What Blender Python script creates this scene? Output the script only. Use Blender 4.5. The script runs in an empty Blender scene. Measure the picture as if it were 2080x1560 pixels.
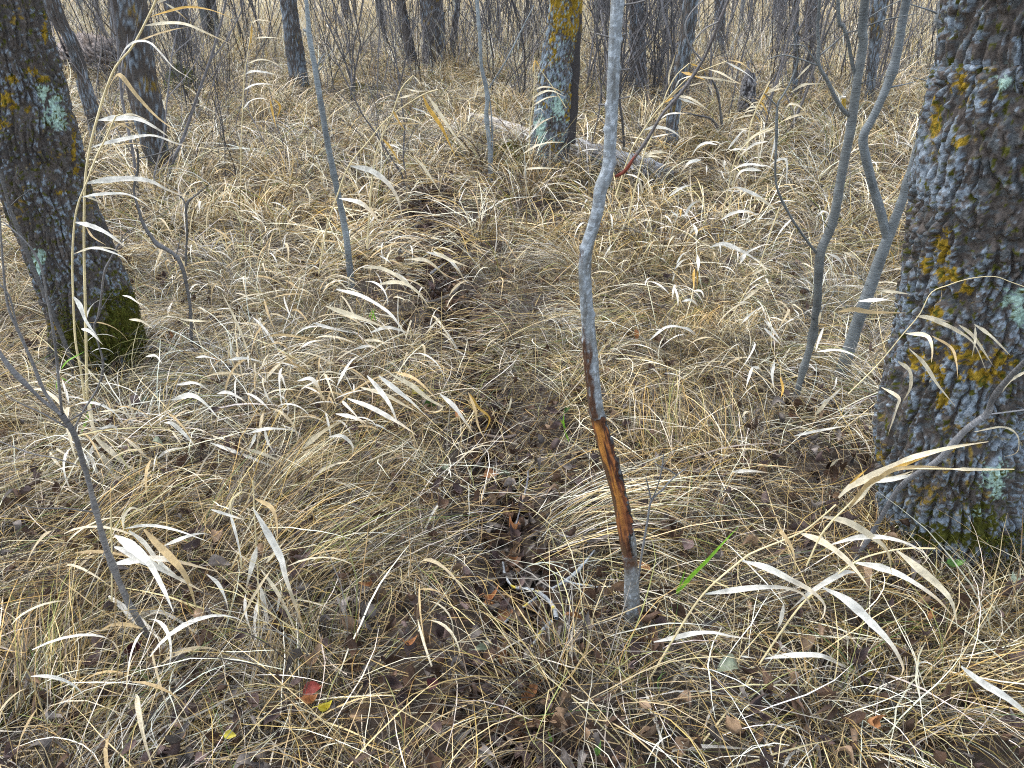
import bpy, math, random
import numpy as np
from mathutils import Vector, Matrix, Euler

random.seed(7)
rng = np.random.default_rng(7)
S = bpy.context.scene
COL = S.collection
R = math.radians

# ------------------------------------------------------------------ camera
H, TH, FPX = 1.55, R(29.0), 1513.0
cam = bpy.data.objects.new('camera', bpy.data.cameras.new('camera'))
COL.objects.link(cam)
cam.location = (0, 0, H)
cam.rotation_euler = (R(90) - TH, 0, 0)
cam.data.sensor_width = 36
cam.data.lens = 36 * FPX / 2080
cam.data.clip_start, cam.data.clip_end = 0.02, 1000
cam.data.dof.use_dof = True
cam.data.dof.focus_distance = 2.3
cam.data.dof.aperture_fstop = 16
S.camera = cam

# ------------------------------------------------------------------ sky, sun, exposure
SUN_EL, SUN_AZ = R(64), R(-55)          # azimuth clockwise from +Y: soft light high from the west
w = bpy.data.worlds.new('World'); S.world = w; w.use_nodes = True
nt = w.node_tree
sky = nt.nodes.new('ShaderNodeTexSky'); sky.sky_type = 'NISHITA'; sky.sun_disc = False
sky.sun_elevation = SUN_EL; sky.sun_rotation = SUN_AZ
sky.air_density = 1.0; sky.dust_density = 1.2; sky.ozone_density = 0.6
bg = nt.nodes['Background']; bg.inputs[1].default_value = 0.15
hs = nt.nodes.new('ShaderNodeHueSaturation'); hs.inputs['Saturation'].default_value = .6
nt.links.new(sky.outputs[0], hs.inputs['Color']); nt.links.new(hs.outputs[0], bg.inputs[0])
sd = bpy.data.lights.new('sun', 'SUN'); sd.energy = 1.3; sd.angle = R(50); sd.color = (1, .96, .9)
sun = bpy.data.objects.new('sun', sd); COL.objects.link(sun)
dirv = Vector((math.sin(SUN_AZ) * math.cos(SUN_EL), math.cos(SUN_AZ) * math.cos(SUN_EL), math.sin(SUN_EL)))
sun.rotation_euler = dirv.to_track_quat('Z', 'Y').to_euler()
S.view_settings.view_transform = 'Standard'
S.view_settings.look = 'None'
S.view_settings.gamma = 1
S.view_settings.use_curve_mapping = False
S.view_settings.exposure = 1.6
S.cycles.max_bounces = 4
S.cycles.diffuse_bounces = 1
S.cycles.use_adaptive_sampling = True
S.cycles.adaptive_threshold = .02
S.cycles.use_denoising = False
S.cycles.pixel_filter_type = 'BLACKMAN_HARRIS'
S.cycles.filter_width = 1.1
S.cycles.glossy_bounces = 2
S.cycles.transmission_bounces = 3
S.cycles.transparent_max_bounces = 4

# ------------------------------------------------------------------ pixel <-> place
Fv = np.array([0, math.cos(TH), -math.sin(TH)]); Uv = np.array([0, math.sin(TH), math.cos(TH)]); Rv = np.array([1., 0, 0])
CP = np.array([0, 0, H])
Z = {'A': (0, 0, .3365), 'B': (500, 0, .3365), 'C': (1000, 0, .28846), 'D': (1480, 0, .28846), 'E': (0, 450, .3365),
     'F': (1380, 450, .3365), 'G': (1000, 700, .41667), 'H': (1500, 900, .28842), 'I': (0, 975, .37493),
     'J': (500, 1035, .3365), 'K': (1200, 1035, .3365), 'L': (500, 450, .3365), 'M': (1250, 100, .2179),
     'N': (1300, 420, .3152), 'P': (0, 0, 1.)}
def ray(u, v): return Fv * FPX + (u - 1040) * Rv + (780 - v) * Uv
def PY(u, v, Y): d = ray(u, v); return CP + d * (Y / d[1])
def PZ(u, v, z=0.):
    d = ray(u, v); t = (z - H) / min(d[2], -1e-3); return CP + d * t
def depth(p): return float(np.dot(np.asarray(p) - CP, Fv))
def px2m(px, p): return px * depth(p) / FPX

# ------------------------------------------------------------------ noise in numpy
_T = np.random.default_rng(3).random((64, 64, 64)).astype(np.float32)
def noise3(p):
    p = np.asarray(p, dtype=np.float64)
    i = np.floor(p).astype(int); f = p - i; f = f * f * (3 - 2 * f)
    x0, y0, z0 = (i[..., k] & 63 for k in range(3)); x1, y1, z1 = ((i[..., k] + 1) & 63 for k in range(3))
    fx, fy, fz = f[..., 0], f[..., 1], f[..., 2]
    def l(a, b, t): return a + (b - a) * t
    return l(l(l(_T[x0, y0, z0], _T[x1, y0, z0], fx), l(_T[x0, y1, z0], _T[x1, y1, z0], fx), fy),
             l(l(_T[x0, y0, z1], _T[x1, y0, z1], fx), l(_T[x0, y1, z1], _T[x1, y1, z1], fx), fy), fz)
def fbm(p, o=4):
    p = np.asarray(p, dtype=np.float64); a = 0; s = .5; t = 0
    for k in range(o):
        a = a + s * noise3(p * 2 ** k + 17.3 * k); t += s; s *= .55
    return a / t
_J = np.random.default_rng(5).random((256, 256, 3))
def worley(a, b, nx, seed=0):
    ia = np.floor(a).astype(int); ib = np.floor(b).astype(int)
    F1 = np.full(a.shape, 9.); F2 = F1.copy(); idv = np.zeros(a.shape)
    for dx in (-1, 0, 1):
        for dy in (-1, 0, 1):
            c = (ia + dx) % nx + seed; e = (ib + dy) + seed * 3
            j = _J[c & 255, e & 255]
            d = np.hypot(a - (ia + dx + .1 + .8 * j[..., 0]), b - (ib + dy + .1 + .8 * j[..., 1]))
            m = d < F1
            F2 = np.where(m, F1, np.minimum(F2, d)); idv = np.where(m, j[..., 2], idv); F1 = np.where(m, d, F1)
    return F1, F2, idv
def sstep(a, b, x): t = np.clip((x - a) / (b - a), 0, 1); return t * t * (3 - 2 * t)
def mixc(c, d, m): return c * (1 - m[..., None]) + np.asarray(d) * m[..., None]

# ------------------------------------------------------------------ object helpers
def tag(o, label=None, cat=None, group=None, kind=None):
    if label: o['label'] = label
    if cat: o['category'] = cat
    if group: o['group'] = group
    if kind: o['kind'] = kind
    return o
def empty(name, loc=(0, 0, 0)):
    o = bpy.data.objects.new(name, None); o.location = loc; o.empty_display_size = .05; COL.objects.link(o); return o
def mesh_of(name, V, Fc, mat=None, col=None, uv=None, smooth=True):
    V = np.asarray(V, dtype=np.float32); Fc = np.asarray(Fc, dtype=np.int32)
    me = bpy.data.meshes.new(name); n, k = Fc.shape
    me.vertices.add(len(V)); me.vertices.foreach_set('co', V.ravel())
    me.loops.add(n * k); me.loops.foreach_set('vertex_index', Fc.ravel())
    me.polygons.add(n); me.polygons.foreach_set('loop_start', np.arange(0, n * k, k, dtype=np.int32))
    me.polygons.foreach_set('use_smooth', np.full(n, smooth))
    if col is not None:
        a = me.attributes.new('col', 'FLOAT_COLOR', 'POINT')
        c = np.ones((len(V), 4), dtype=np.float32); c[:, :3] = col; a.data.foreach_set('color', c.ravel())
    if uv is not None:
        l = me.uv_layers.new(name='UVMap'); l.data.foreach_set('uv', np.asarray(uv, dtype=np.float32)[Fc.ravel()].ravel())
    if mat: me.materials.append(mat)
    me.update(calc_edges=True); me.validate()
    return me
def obj(name, me, parent=None, loc=None):
    o = bpy.data.objects.new(name, me); COL.objects.link(o)
    if parent is not None: o.parent = parent
    if loc is not None: o.location = loc
    return o
def local(V, base): return np.asarray(V) - np.asarray(base)

def crom(P, n):
    """Catmull-Rom resample of rows of P to n samples"""
    P = np.asarray(P, float); m = len(P)
    if m == 2: t = np.linspace(0, 1, n)[:, None]; return P[0] * (1 - t) + P[1] * t
    Q = np.vstack([2 * P[0] - P[1], P, 2 * P[-1] - P[-2]])
    d = np.r_[0, np.cumsum(np.linalg.norm(np.diff(P[:, :3], axis=0), axis=1) + 1e-6)]
    s = np.linspace(0, d[-1], n); i = np.clip(np.searchsorted(d, s, 'right') - 1, 0, m - 2)
    t = ((s - d[i]) / (d[i + 1] - d[i]))[:, None]
    a, b, c, e = Q[i], Q[i + 1], Q[i + 2], Q[i + 3]
    return .5 * (2 * b + (c - a) * t + (2 * a - 5 * b + 4 * c - e) * t ** 2 + (3 * b - a - 3 * c + e) * t ** 3)
def frames(P):
    T = np.gradient(P, axis=0); T /= np.linalg.norm(T, axis=1)[:, None] + 1e-12
    N = np.zeros_like(T); up = np.array([0, -1., 0]) if abs(T[0, 1]) < .9 else np.array([1., 0, 0])
    n = up - T[0] * np.dot(up, T[0]); n /= np.linalg.norm(n)
    for i in range(len(P)):
        n = n - T[i] * np.dot(n, T[i]); n /= np.linalg.norm(n); N[i] = n
    return T, N, np.cross(T, N)
def tube(P, r, sides=6, cap=True):
    P = np.asarray(P, float); r = np.broadcast_to(r, (len(P),)); T, N, B = frames(P)
    th = np.linspace(0, 2 * math.pi, sides + 1)
    V = P[:, None] + r[:, None, None] * (np.cos(th)[None, :, None] * N[:, None] + np.sin(th)[None, :, None] * B[:, None])
    k = sides + 1; n = len(P)
    i, j = np.meshgrid(np.arange(n - 1), np.arange(sides), indexing='ij')
    F = np.stack([i * k + j, i * k + j + 1, (i + 1) * k + j + 1, (i + 1) * k + j], -1).reshape(-1, 4)
    L = np.r_[0, np.cumsum(np.linalg.norm(np.diff(P, axis=0), axis=1))]
    uv = np.stack(np.broadcast_arrays(th[None] / 6.2832, L[:, None]), -1).reshape(-1, 2)
    return V.reshape(-1, 3), F, uv
def merge(parts):
    V, F, U, o = [], [], [], 0
    for v, f, u in parts: V.append(v); F.append(f + o); U.append(u); o += len(v)
    return np.vstack(V), np.vstack(F), np.vstack(U)

# ------------------------------------------------------------------ materials
def mk_mat(name, rough=.7, colour=None, use_attr=True, var=.25, vscale=60, bump=.3, bscale=200, trans=0., spec=.3,
           inst=0., wnoise=0., bands=None, sheen=None):
    m = bpy.data.materials.new(name); m.use_nodes = True; t = m.node_tree; N = t.nodes; L = t.links
    b = N['Principled BSDF']; out = N['Material Output']; b.inputs['Roughness'].default_value = rough
    b.inputs['Specular IOR Level'].default_value = spec
    if use_attr:
        a = N.new('ShaderNodeAttribute'); a.attribute_name = 'col'; c = a.outputs['Color']
    else:
        a = N.new('ShaderNodeRGB'); a.outputs[0].default_value = (*colour, 1); c = a.outputs[0]
    co = N.new('ShaderNodeTexCoord')
    def mul(c, fac_socket, lo, hi):
        mr = N.new('ShaderNodeMapRange'); L.new(fac_socket, mr.inputs[0]); mr.inputs[1].default_value = .25 if lo is not None else 0; mr.inputs[2].default_value = .75
        mr.inputs[3].default_value = lo; mr.inputs[4].default_value = hi
        vm = N.new('ShaderNodeVectorMath'); vm.operation = 'SCALE'; L.new(c, vm.inputs[0]); L.new(mr.outputs[0], vm.inputs[3]); return vm.outputs[0]
    if var:
        n = N.new('ShaderNodeTexNoise'); n.inputs['Scale'].default_value = vscale; n.inputs['Detail'].default_value = 4
        L.new(co.outputs['Object'], n.inputs['Vector']); c = mul(c, n.outputs[0], 1 - var, 1 + var)
    if inst:
        oi = N.new('ShaderNodeObjectInfo'); c = mul(c, oi.outputs['Random'], 1 - inst, 1 + inst)
    if wnoise:
        g = N.new('ShaderNodeNewGeometry'); n = N.new('ShaderNodeTexNoise'); n.inputs['Scale'].default_value = .9; n.inputs['Detail'].default_value = 3
        L.new(g.outputs['Position'], n.inputs['Vector'])
        mr = N.new('ShaderNodeMapRange'); L.new(n.outputs[0], mr.inputs[0]); mr.inputs[1].default_value = .35; mr.inputs[2].default_value = .65
        mx = N.new('ShaderNodeMix'); mx.data_type = 'RGBA'; mx.blend_type = 'MULTIPLY'; mx.inputs[0].default_value = 1
        mx2 = N.new('ShaderNodeMix'); mx2.data_type = 'RGBA'; L.new(mr.outputs[0], mx2.inputs[0])
        mx2.inputs[6].default_value = (1 + wnoise * .3, 1 - wnoise * .1, 1 - wnoise, 1); mx2.inputs[7].default_value = (1 - wnoise * .2, 1, 1 + wnoise * .4, 1)
        L.new(c, mx.inputs[6]); L.new(mx2.outputs[2], mx.inputs[7]); c = mx.outputs[2]
    if bands:
        uvn = N.new('ShaderNodeUVMap'); mp = N.new('ShaderNodeMapping'); mp.inputs['Scale'].default_value = (bands[0], bands[1], 1)
        L.new(uvn.outputs[0], mp.inputs[0]); n = N.new('ShaderNodeTexNoise'); n.inputs['Scale'].default_value = 1; n.inputs['Detail'].default_value = 3
        L.new(mp.outputs[0], n.inputs['Vector']); c = mul(c, n.outputs[0], bands[2], bands[3])
    L.new(c, b.inputs['Base Color'])
    if bump:
        n = N.new('ShaderNodeTexNoise'); n.inputs['Scale'].default_value = bscale; n.inputs['Detail'].default_value = 3
        L.new(co.outputs['Object'], n.inputs['Vector']); bp = N.new('ShaderNodeBump'); bp.inputs['Strength'].default_value = bump; bp.inputs['Distance'].default_value = .004
        L.new(n.outputs[0], bp.inputs['Height']); L.new(bp.outputs[0], b.inputs['Normal'])
    if trans:
        tr = N.new('ShaderNodeBsdfTranslucent'); L.new(c, tr.inputs[0]); mx = N.new('ShaderNodeMixShader'); mx.inputs[0].default_value = trans
        L.new(b.outputs[0], mx.inputs[1]); L.new(tr.outputs[0], mx.inputs[2]); L.new(mx.outputs[0], out.inputs[0])
    return m
M_grass = mk_mat('dry_grass', .45, var=0, bump=0, trans=.14, spec=.5, inst=.28, wnoise=.22)
M_blade = mk_mat('broad_dry_leaf', .55, var=.38, vscale=45, bump=.25, bscale=300, trans=.25, spec=.5, inst=.1)
M_stalk = mk_mat('straw_stalk', .5, var=.2, vscale=40, bump=0, spec=.4)
M_bark = mk_mat('furrowed_bark', .85, var=.45, vscale=130, bump=.7, bscale=260, spec=.2)
M_bark_far = mk_mat('distant_bark', .85, var=.4, vscale=30, bump=.8, bscale=50, spec=.2)
M_sap = mk_mat('smooth_grey_bark', .5, var=.22, vscale=35, bump=.25, bscale=160, spec=.4, bands=(2.2, 230, .5, 1.75))
M_wood = mk_mat('exposed_wood', .85, var=.3, vscale=80, bump=.4, bscale=200, spec=.4)
M_shrub = mk_mat('shrub_bark', .7, var=.35, vscale=25, bump=0, spec=.3, inst=.3)
M_log = mk_mat('weathered_log', .8, var=.35, vscale=40, bump=.6, bscale=120, spec=.2)
M_leaf = mk_mat('dead_leaf', .6, var=.35, vscale=70, bump=.4, bscale=140, trans=.12, spec=.35, inst=.35)
M_moss = mk_mat('moss', .9, var=.3, vscale=60, bump=0, trans=.1, spec=.1)

# ------------------------------------------------------------------ ground
path_px = [(1090, 1620), (1050, 1480), (1040, 1330), (1045, 1180), (1035, 1050), (1010, 930), (975, 800), (950, 700), (915, 620), (880, 545), (870, 470), (880, 400)]
pw = np.array([PZ(u, v)[:2] for u, v in path_px]); pw = pw[np.argsort(pw[:, 1])]
def path_d(x, y):
    cx = np.interp(y, pw[:, 1], pw[:, 0]); d = np.abs(x - cx) / (1 + .15 * np.asarray(y))
    return np.where((y < .3) | (y > pw[-1, 1]), 9., d)
def gz(x, y):
    x = np.asarray(x, float); y = np.asarray(y, float)
    p = np.stack([x * .9 + 30, y * .9 + 30, np.zeros_like(x)], -1)
    p2 = np.stack([x * 3.1 + 5, y * 3.1 + 9, np.zeros_like(x)], -1)
    h = (noise3(p) - .5) * .10 + (noise3(p2) - .5) * .045
    return h * np.clip(y / 1.5, .4, 1) - .075 * np.exp(-(path_d(x, y) / .085) ** 2)
gx = np.r_[-400, -150, -60, -35, np.linspace(-20, -5, 46)[:-1], np.linspace(-5, 5, 221), np.linspace(5, 20, 46)[1:], 35, 60, 150, 400]
gy = np.r_[-60, -15, -4, np.linspace(-1, 8, 201), np.linspace(8, 30, 80)[1:], np.linspace(30, 100, 40)[1:], 160, 300, 600]
X, Y = np.meshgrid(gx, gy); Zg = gz(X, Y) + (fbm(np.stack([X * 25, Y * 25, X * 0], -1), 2) - .5) * .012
V = np.stack([X, Y, Zg], -1).reshape(-1, 3); k = len(gx)
i, j = np.meshgrid(np.arange(len(gy) - 1), np.arange(k - 1), indexing='ij')
F = np.stack([i * k + j, i * k + j + 1, (i + 1) * k + j + 1, (i + 1) * k + j], -1).reshape(-1, 4)
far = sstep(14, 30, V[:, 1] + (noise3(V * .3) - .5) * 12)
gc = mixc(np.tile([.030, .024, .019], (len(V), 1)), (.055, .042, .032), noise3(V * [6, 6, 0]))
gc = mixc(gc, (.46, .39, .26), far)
M_ground = mk_mat('leaf_mould', .9, var=.5, vscale=35, bump=1, bscale=70, spec=.15)
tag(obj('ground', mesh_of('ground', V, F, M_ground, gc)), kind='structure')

# ------------------------------------------------------------------ big rough-barked trees
def bark_grid(P, r, sides, cell=(.025, .06), amp=.012, seed=0, flare=.3, flare_h=.12, zb=0., lobes=5):
    """P (n,3), r (n,) -> displaced surface grid with ridge height h"""
    P = np.asarray(P, float); T, N, B = frames(P); th = np.linspace(0, 2 * math.pi, sides + 1)
    L = np.r_[0, np.cumsum(np.linalg.norm(np.diff(P, axis=0), axis=1))]
    TT, LL = np.meshgrid(th, L); rm = float(np.mean(r[:len(r) // 2])); nx = max(8, int(round(2 * math.pi * rm / cell[0])))
    cyl = np.stack([np.cos(TT) * rm, np.sin(TT) * rm, LL], -1)
    w1 = (fbm(cyl * 9 + seed, 3) - .5); w2 = (fbm(cyl * 11 + 40 + seed, 3) - .5)
    a = TT / (2 * math.pi) * nx + w1 * 3.4 + (fbm(cyl * 45 + 3, 2) - .5) * .8; b = LL / cell[1] + w2 * 2.6 + (fbm(cyl * 40 + 13, 2) - .5) * .5
    F1, F2, idv = worley(a, b, nx, seed)
    h = sstep(.02, .30, F2 - F1 + (fbm(cyl * 80 + 5, 2) - .5) * .30) * (.6 + .4 * idv)
    G1, G2, idw = worley(a * 2.1 + w2 * 2, b * 2.3 + w1 * 3, int(nx * 2.1), seed + 9)
    rid = 1 - np.abs(fbm(cyl * [26, 26, 7] + seed, 3) - .5) * 5
    h = h * .72 + .20 * sstep(0, .3, G2 - G1) * idw + .22 * np.clip(rid, -.4, 1) + .28 * (fbm(cyl * 75 + seed, 3) - .5)
    nv = max(8, int(round(2 * math.pi * rm / .036))); K1, K2, _k = worley(TT / (2 * math.pi) * nv + w1 * 2.2 + w2 * .8, LL / .20 + w2 * 1.2, nv, seed + 4)
    h = (.42 + .58 * h) * (.12 + .88 * sstep(.02, .34, K2 - K1 + (fbm(cyl * 70 + 2, 2) - .5) * .2))
    big = fbm(cyl * 4 + seed * 3, 3) - .5
    z = P[:, 2][:, None] - zb
    fl = flare * np.exp(-np.maximum(z, 0) / flare_h) * (1 + .55 * np.cos(lobes * TT + seed) * .6 + big)
    rr = r[:, None] * (1 + fl + .14 * big) + amp * (h - .6) + .005 * (fbm(cyl * 150, 2) - .5)
    D = np.cos(TT)[..., None] * N[:, None] + np.sin(TT)[..., None] * B[:, None]
    V = P[:, None] + rr[..., None] * D
    V[:, -1] = V[:, 0]; h[:, -1] = h[:, 0]
    return V, h, idv, cyl, D
def grid_faces(n, k):
    i, j = np.meshgrid(np.arange(n - 1), np.arange(k - 1), indexing='ij')
    return np.stack([i * k + j, i * k + j + 1, (i + 1) * k + j + 1, (i + 1) * k + j], -1).reshape(-1, 4)
BARK, BARK2 = np.array([.060, .051, .045]), np.array([.115, .095, .08])
GREY, GREY2, YEL, MINT, MOSS = (.28, .34, .395), (.10, .115, .12), (.29, .185, .018), (.38, .52, .43), (.075, .075, .010)

def crown_proto():
    parts = []; rr = random.Random(3)
    def grow(p, d, ln, r, dep):
        pts = [p]; q = p.copy(); dd = d.copy()
        for s in range(5):
            dd = (dd + Vector((rr.gauss(0, .16), rr.gauss(0, .16), rr.gauss(.05, .1)))).normalized(); q = q + dd * ln / 5; pts.append(q.copy())
        parts.append(tube(np.array([list(x) for x in pts]), np.linspace(r, r * .55, 6), 5))
        if dep:
            for s in range(3 if dep > 1 else 4):
                k2 = rr.randint(2, 5); nd = (dd + Vector((rr.gauss(0, .7), rr.gauss(0, .7), rr.gauss(.1, .4)))).normalized()
                grow(pts[k2], nd, ln * rr.uniform(.5, .75), r * .5, dep - 1)
    for s in range(6):
        a = s * 1.05 + rr.random(); grow(Vector((0, 0, -rr.random() * .35)), Vector((math.cos(a), math.sin(a), rr.uniform(.6, 1.8))).normalized(), .38, .045, 3)
    return merge(parts)
cv, cf, cu = crown_proto()
crown_me = mesh_of('crown', cv, cf, M_bark_far, np.tile([.13, .12, .105], (len(cv), 1)))

def px_axis(rows, Y, lean=0.):
    """rows (u, v, width px) -> points in the plane y=Y (+lean per metre up) and radii"""
    P, r = [], []
    for u, v, wd in rows:
        p = PY(u, v, Y); p = PY(u, v, Y + lean * p[2]); P.append(p); r.append(px2m(wd, p) / 2)
    P, r = np.array(P), np.array(r); o = np.argsort(P[:, 2]); return P[o], r[o]
def rough_tree(name, rows, vb, label, cell, amp, sides, step, lich, top=7., seed=1, flare=.3, flare_h=.12, paint=None, mat=None, ub=None, lobes=5, zoff=0, crown=True, clabel=None):
    ub = ub or rows[-1][0]; base = PZ(ub, vb); Yb = base[1]
    P, r = px_axis(rows, Yb)
    if P[0][2] > -.1:   # down into the soil
        d = (P[1] - P[0]) / max(P[1][2] - P[0][2], .05); P = np.vstack([P[0] - d * (P[0][2] + .12), P]); r = np.r_[r[0], r]
    d = P[-1] - P[-3 if len(P) > 3 else 0]; d = d / d[2]; d[1] *= .3; d[0] *= .6
    zt = P[-1][2]; vis = max(1.6, zt)
    ups = np.linspace(.8, max(1.6, top - zt), 4); P = np.vstack([P, [P[-1] + d * q for q in ups]]); r = np.r_[r, [r[-1] * (1 - .1 * q) for q in np.linspace(.5, 3.5, 4)]]
    Pr = crom(np.c_[P, r], 400); nd = int(vis / step); zs = np.r_[np.linspace(-.12, vis, nd), np.linspace(vis, P[-1][2], 30)[1:]]
    A = np.stack([np.interp(zs, Pr[:, 2], Pr[:, q]) for q in range(4)], 1); A[:, 2] = zs
    V, h, idv, cyl, D = bark_grid(A[:, :3], A[:, 3], sides, cell, amp, seed, flare, flare_h, lobes=lobes)
    Q = cyl + seed * 7.7
    c = mixc(np.tile(BARK, h.shape + (1,)), BARK2, np.clip(fbm(Q * 14, 3) * 1.5 - .3 + .3 * idv, 0, 1))
    up = sstep(.2, .5, h)
    g = sstep(.60 - lich[0] * .13, .64 - lich[0] * .13, fbm(Q * 7, 2) * .35 + fbm(Q * 95, 3) * .65) * up
    g2 = sstep(.52, .58, fbm(Q * 80 + 9, 3)) * min(1, lich[0])
    c = mixc(c, GREY2, g2 * .7); c = mixc(c, GREY, g * (.3 + .7 * noise3(Q * 180)))
    yl = sstep(.70 - lich[1] * .2, .74 - lich[1] * .2, fbm(Q * 6 + 31, 2) * .5 + fbm(Q * 70 + 3, 3) * .5)
    c = mixc(c, YEL, yl * (.5 + .5 * noise3(Q * 120)))
    z = V[..., 2]
    mo = sstep(.0, .25, .20 + (fbm(Q * 8 + 3, 3) - .5) * .4 - z) * lich[2]
    c = mixc(c, MOSS, mo)
    if paint: c = paint(V, h, Q, c)
    root = empty(name, (base[0], base[1], 0)); bl = np.array([base[0], base[1], 0])
    obj('trunk', mesh_of(name + '_trunk', (V - bl).reshape(-1, 3), grid_faces(*h.shape), mat or M_bark, c.reshape(-1, 3)), root)
    if crown:
        co = obj('crown', crown_me, root); tp = A[-1, :3] - bl; co.location = tp + np.array([0, 0, -.15]); s = top * .33 * max(.5, min(1.2, A[-1, 3] / .1)); co.scale = (s, s, s); co.rotation_euler[2] = seed * 1.7
    tag(root, label, 'tree', clabel)
    return root, V, D, bl, r[1]
def patch(V, pxl, ext, c, colr, Q, thr=.5):
    """colour spot seen at given pixel: painted where the surface stands near that point of the trunk"""
    for (u, v, su, sv) in pxl:
        d = V - CP; dep = d @ Fv; uu = 1040 + (d @ Rv) / dep * FPX; vv = 780 - (d @ Uv) / dep * FPX
        m = np.exp(-(((uu - u) / su) ** 2 + ((vv - v) / sv) ** 2)); m = m * (dep < ext)
        colr_ = np.asarray(colr) * (.55 + .9 * fbm(Q * 130 + 3, 2))[..., None]; mm = sstep(thr - .05, thr + .05, m + (fbm(Q * 90, 3) - .5) * 2.4); c = c * (1 - mm[..., None]) + colr_ * mm[..., None]
    return c
def moss_fuzz(root, V, D, bl, sel, n=5000, seed=0):
    rg = np.random.default_rng(seed); idx = np.argwhere(sel); idx = idx[rg.integers(0, len(idx), n)]
    p = V[idx[:, 0], idx[:, 1]] - bl; nn = D[idx[:, 0], idx[:, 1]] * .6 + rg.normal(0, .45, (n, 3)) + [0, 0, .35]
    nn /= np.linalg.norm(nn, axis=1)[:, None]; L = rg.uniform(.004, .012, n)[:, None]
    s = np.cross(nn, rg.normal(size=(n, 3))); s /= np.linalg.norm(s, axis=1)[:, None]; wv = .0016
    p = p - nn * .002 + rg.normal(0, .004, (n, 3)) * [1, 1, 1]
    Vv = np.stack([p - s * wv, p + s * wv, p + nn * L + s * wv * .4, p + nn * L - s * wv * .4], 1).reshape(-1, 3)
    cc = np.repeat(np.array([.10, .10, .02]) * rg.uniform(.4, 2.0, (n, 1)) * rg.uniform(.8, 1.2, (n, 3)), 4, 0)
    tag(obj('moss', mesh_of('moss', Vv, np.arange(n * 4).reshape(-1, 4), M_moss, cc), root), kind='stuff')

# the big trunk on the right edge
def paint2(V, h, Q, c):
    c = patch(V, [(2060, 605, 32, 22), (2040, 170, 20, 18), (2020, 975, 24, 38), (1985, 1045, 22, 18), (2075, 640, 20, 20)], 2.6, c, MINT, Q)
    c = patch(V, [(1945, 165, 22, 26), (1915, 500, 18, 40), (1955, 290, 22, 16), (1925, 560, 24, 30), (1900, 640, 20, 26), (1960, 720, 70, 24), (1900, 760, 30, 30), (2000, 760, 60, 22),
                  (1860, 730, 26, 22), (2035, 735, 30, 22), (1915, 815, 16, 30), (1960, 590, 20, 20), (1900, 250, 12, 60), (1880, 540, 12, 26)], 2.6, c, YEL, Q, .62)
    c = patch(V, [(1990, 1075, 42, 45), (1915, 1090, 60, 22)], 2.6, c, MOSS, Q, .42)
    return c
rowsR = [(2128, 0, 370), (2112, 100, 368), (2075, 260, 366), (2058, 375, 362), (2040, 470, 350), (2016, 560, 330), (1984, 680, 305), (1952, 800, 284), (1938, 860, 280), (1932, 940, 270), (1930, 1020, 260), (1930, 1080, 252)]
rt, V2, D2, b2, _ = rough_tree('lichened_tree', rowsR, 1085, 'massive rough trunk crusted with blue-grey and orange lichen, mossy at its foot', (.021, .085), .024, 400, .004,
                       (.85, .26, .25), seed=2, flare=.10, flare_h=.10, paint=paint2, lobes=4)
z = V2[..., 2] ; xx = V2[..., 0]
moss_fuzz(rt, V2, D2, b2, (z < .16) & (z > -.02) & (D2[..., 1] < .3) & (xx > b2[0] - .05), 7000, 1)
# small dark root stub at its right foot
q = crom([PY(2052, 860, 1.95), PY(2045, 960, 1.9), PY(2038, 1040, 1.86), PY(2052, 1130, 1.80)], 40)
v_, f_, u_ = tube(q, np.linspace(.055, .03, 40) * (1 + .2 * np.sin(np.arange(40))), 16)
v_ = v_ + (fbm(v_ * 40, 3)[:, None] - .5) * .02
obj('root_stub', mesh_of('root_stub', v_ - b2, f_, M_bark, mixc(np.tile([.07, .06, .055], (len(v_), 1)), (.2, .19, .18), sstep(.5, .6, fbm(v_ * 50, 3)))), rt)

# the big leaning trunk on the left
def paint1(V, h, Q, c):
    c = patch(V, [(110, 225, 20, 34), (88, 190, 14, 18), (78, 530, 14, 26), (120, 250, 14, 16)], 4.2, c, MINT, Q, .5)
    c = patch(V, [(12, 200, 20, 18), (66, 145, 14, 10), (88, 160, 12, 10), (25, 160, 16, 10), (60, 225, 14, 10), (8, 255, 16, 12), (155, 345, 8, 14), (125, 390, 12, 8), (25, 215, 12, 14), (90, 60, 8, 30), (150, 300, 6, 40)], 4.2, c, YEL, Q, .6)
    c = patch(V, [(255, 650, 60, 55), (220, 700, 70, 40), (150, 690, 30, 30)], 4.2, c, MOSS, Q, .4)
    return c
rowsL = [(-18, 0, 178), (16, 100, 172), (46, 200, 168), (72, 300, 164), (99, 404, 160), (128, 475, 160), (151, 534, 160), (172, 590, 158), (190, 640, 158), (200, 690, 156), (206, 740, 158)]
lt, V1, D1, b1, _ = rough_tree('oak_tree', rowsL, 735, 'dark furrowed trunk leaning away with a mint-green lichen patch and moss at its foot', (.018, .085), .022, 320, .005,
                       (.28, .12, .2), seed=5, flare=.22, flare_h=.10, paint=paint1, lobes=5)
moss_fuzz(lt, V1, D1, b1, (V1[..., 2] < .26 + .12 * np.sin(V1[..., 0] * 40)) & (V1[..., 2] > -.02) & (D1[..., 0] > -.5) & (D1[..., 1] < .4), 12000, 2)

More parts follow.
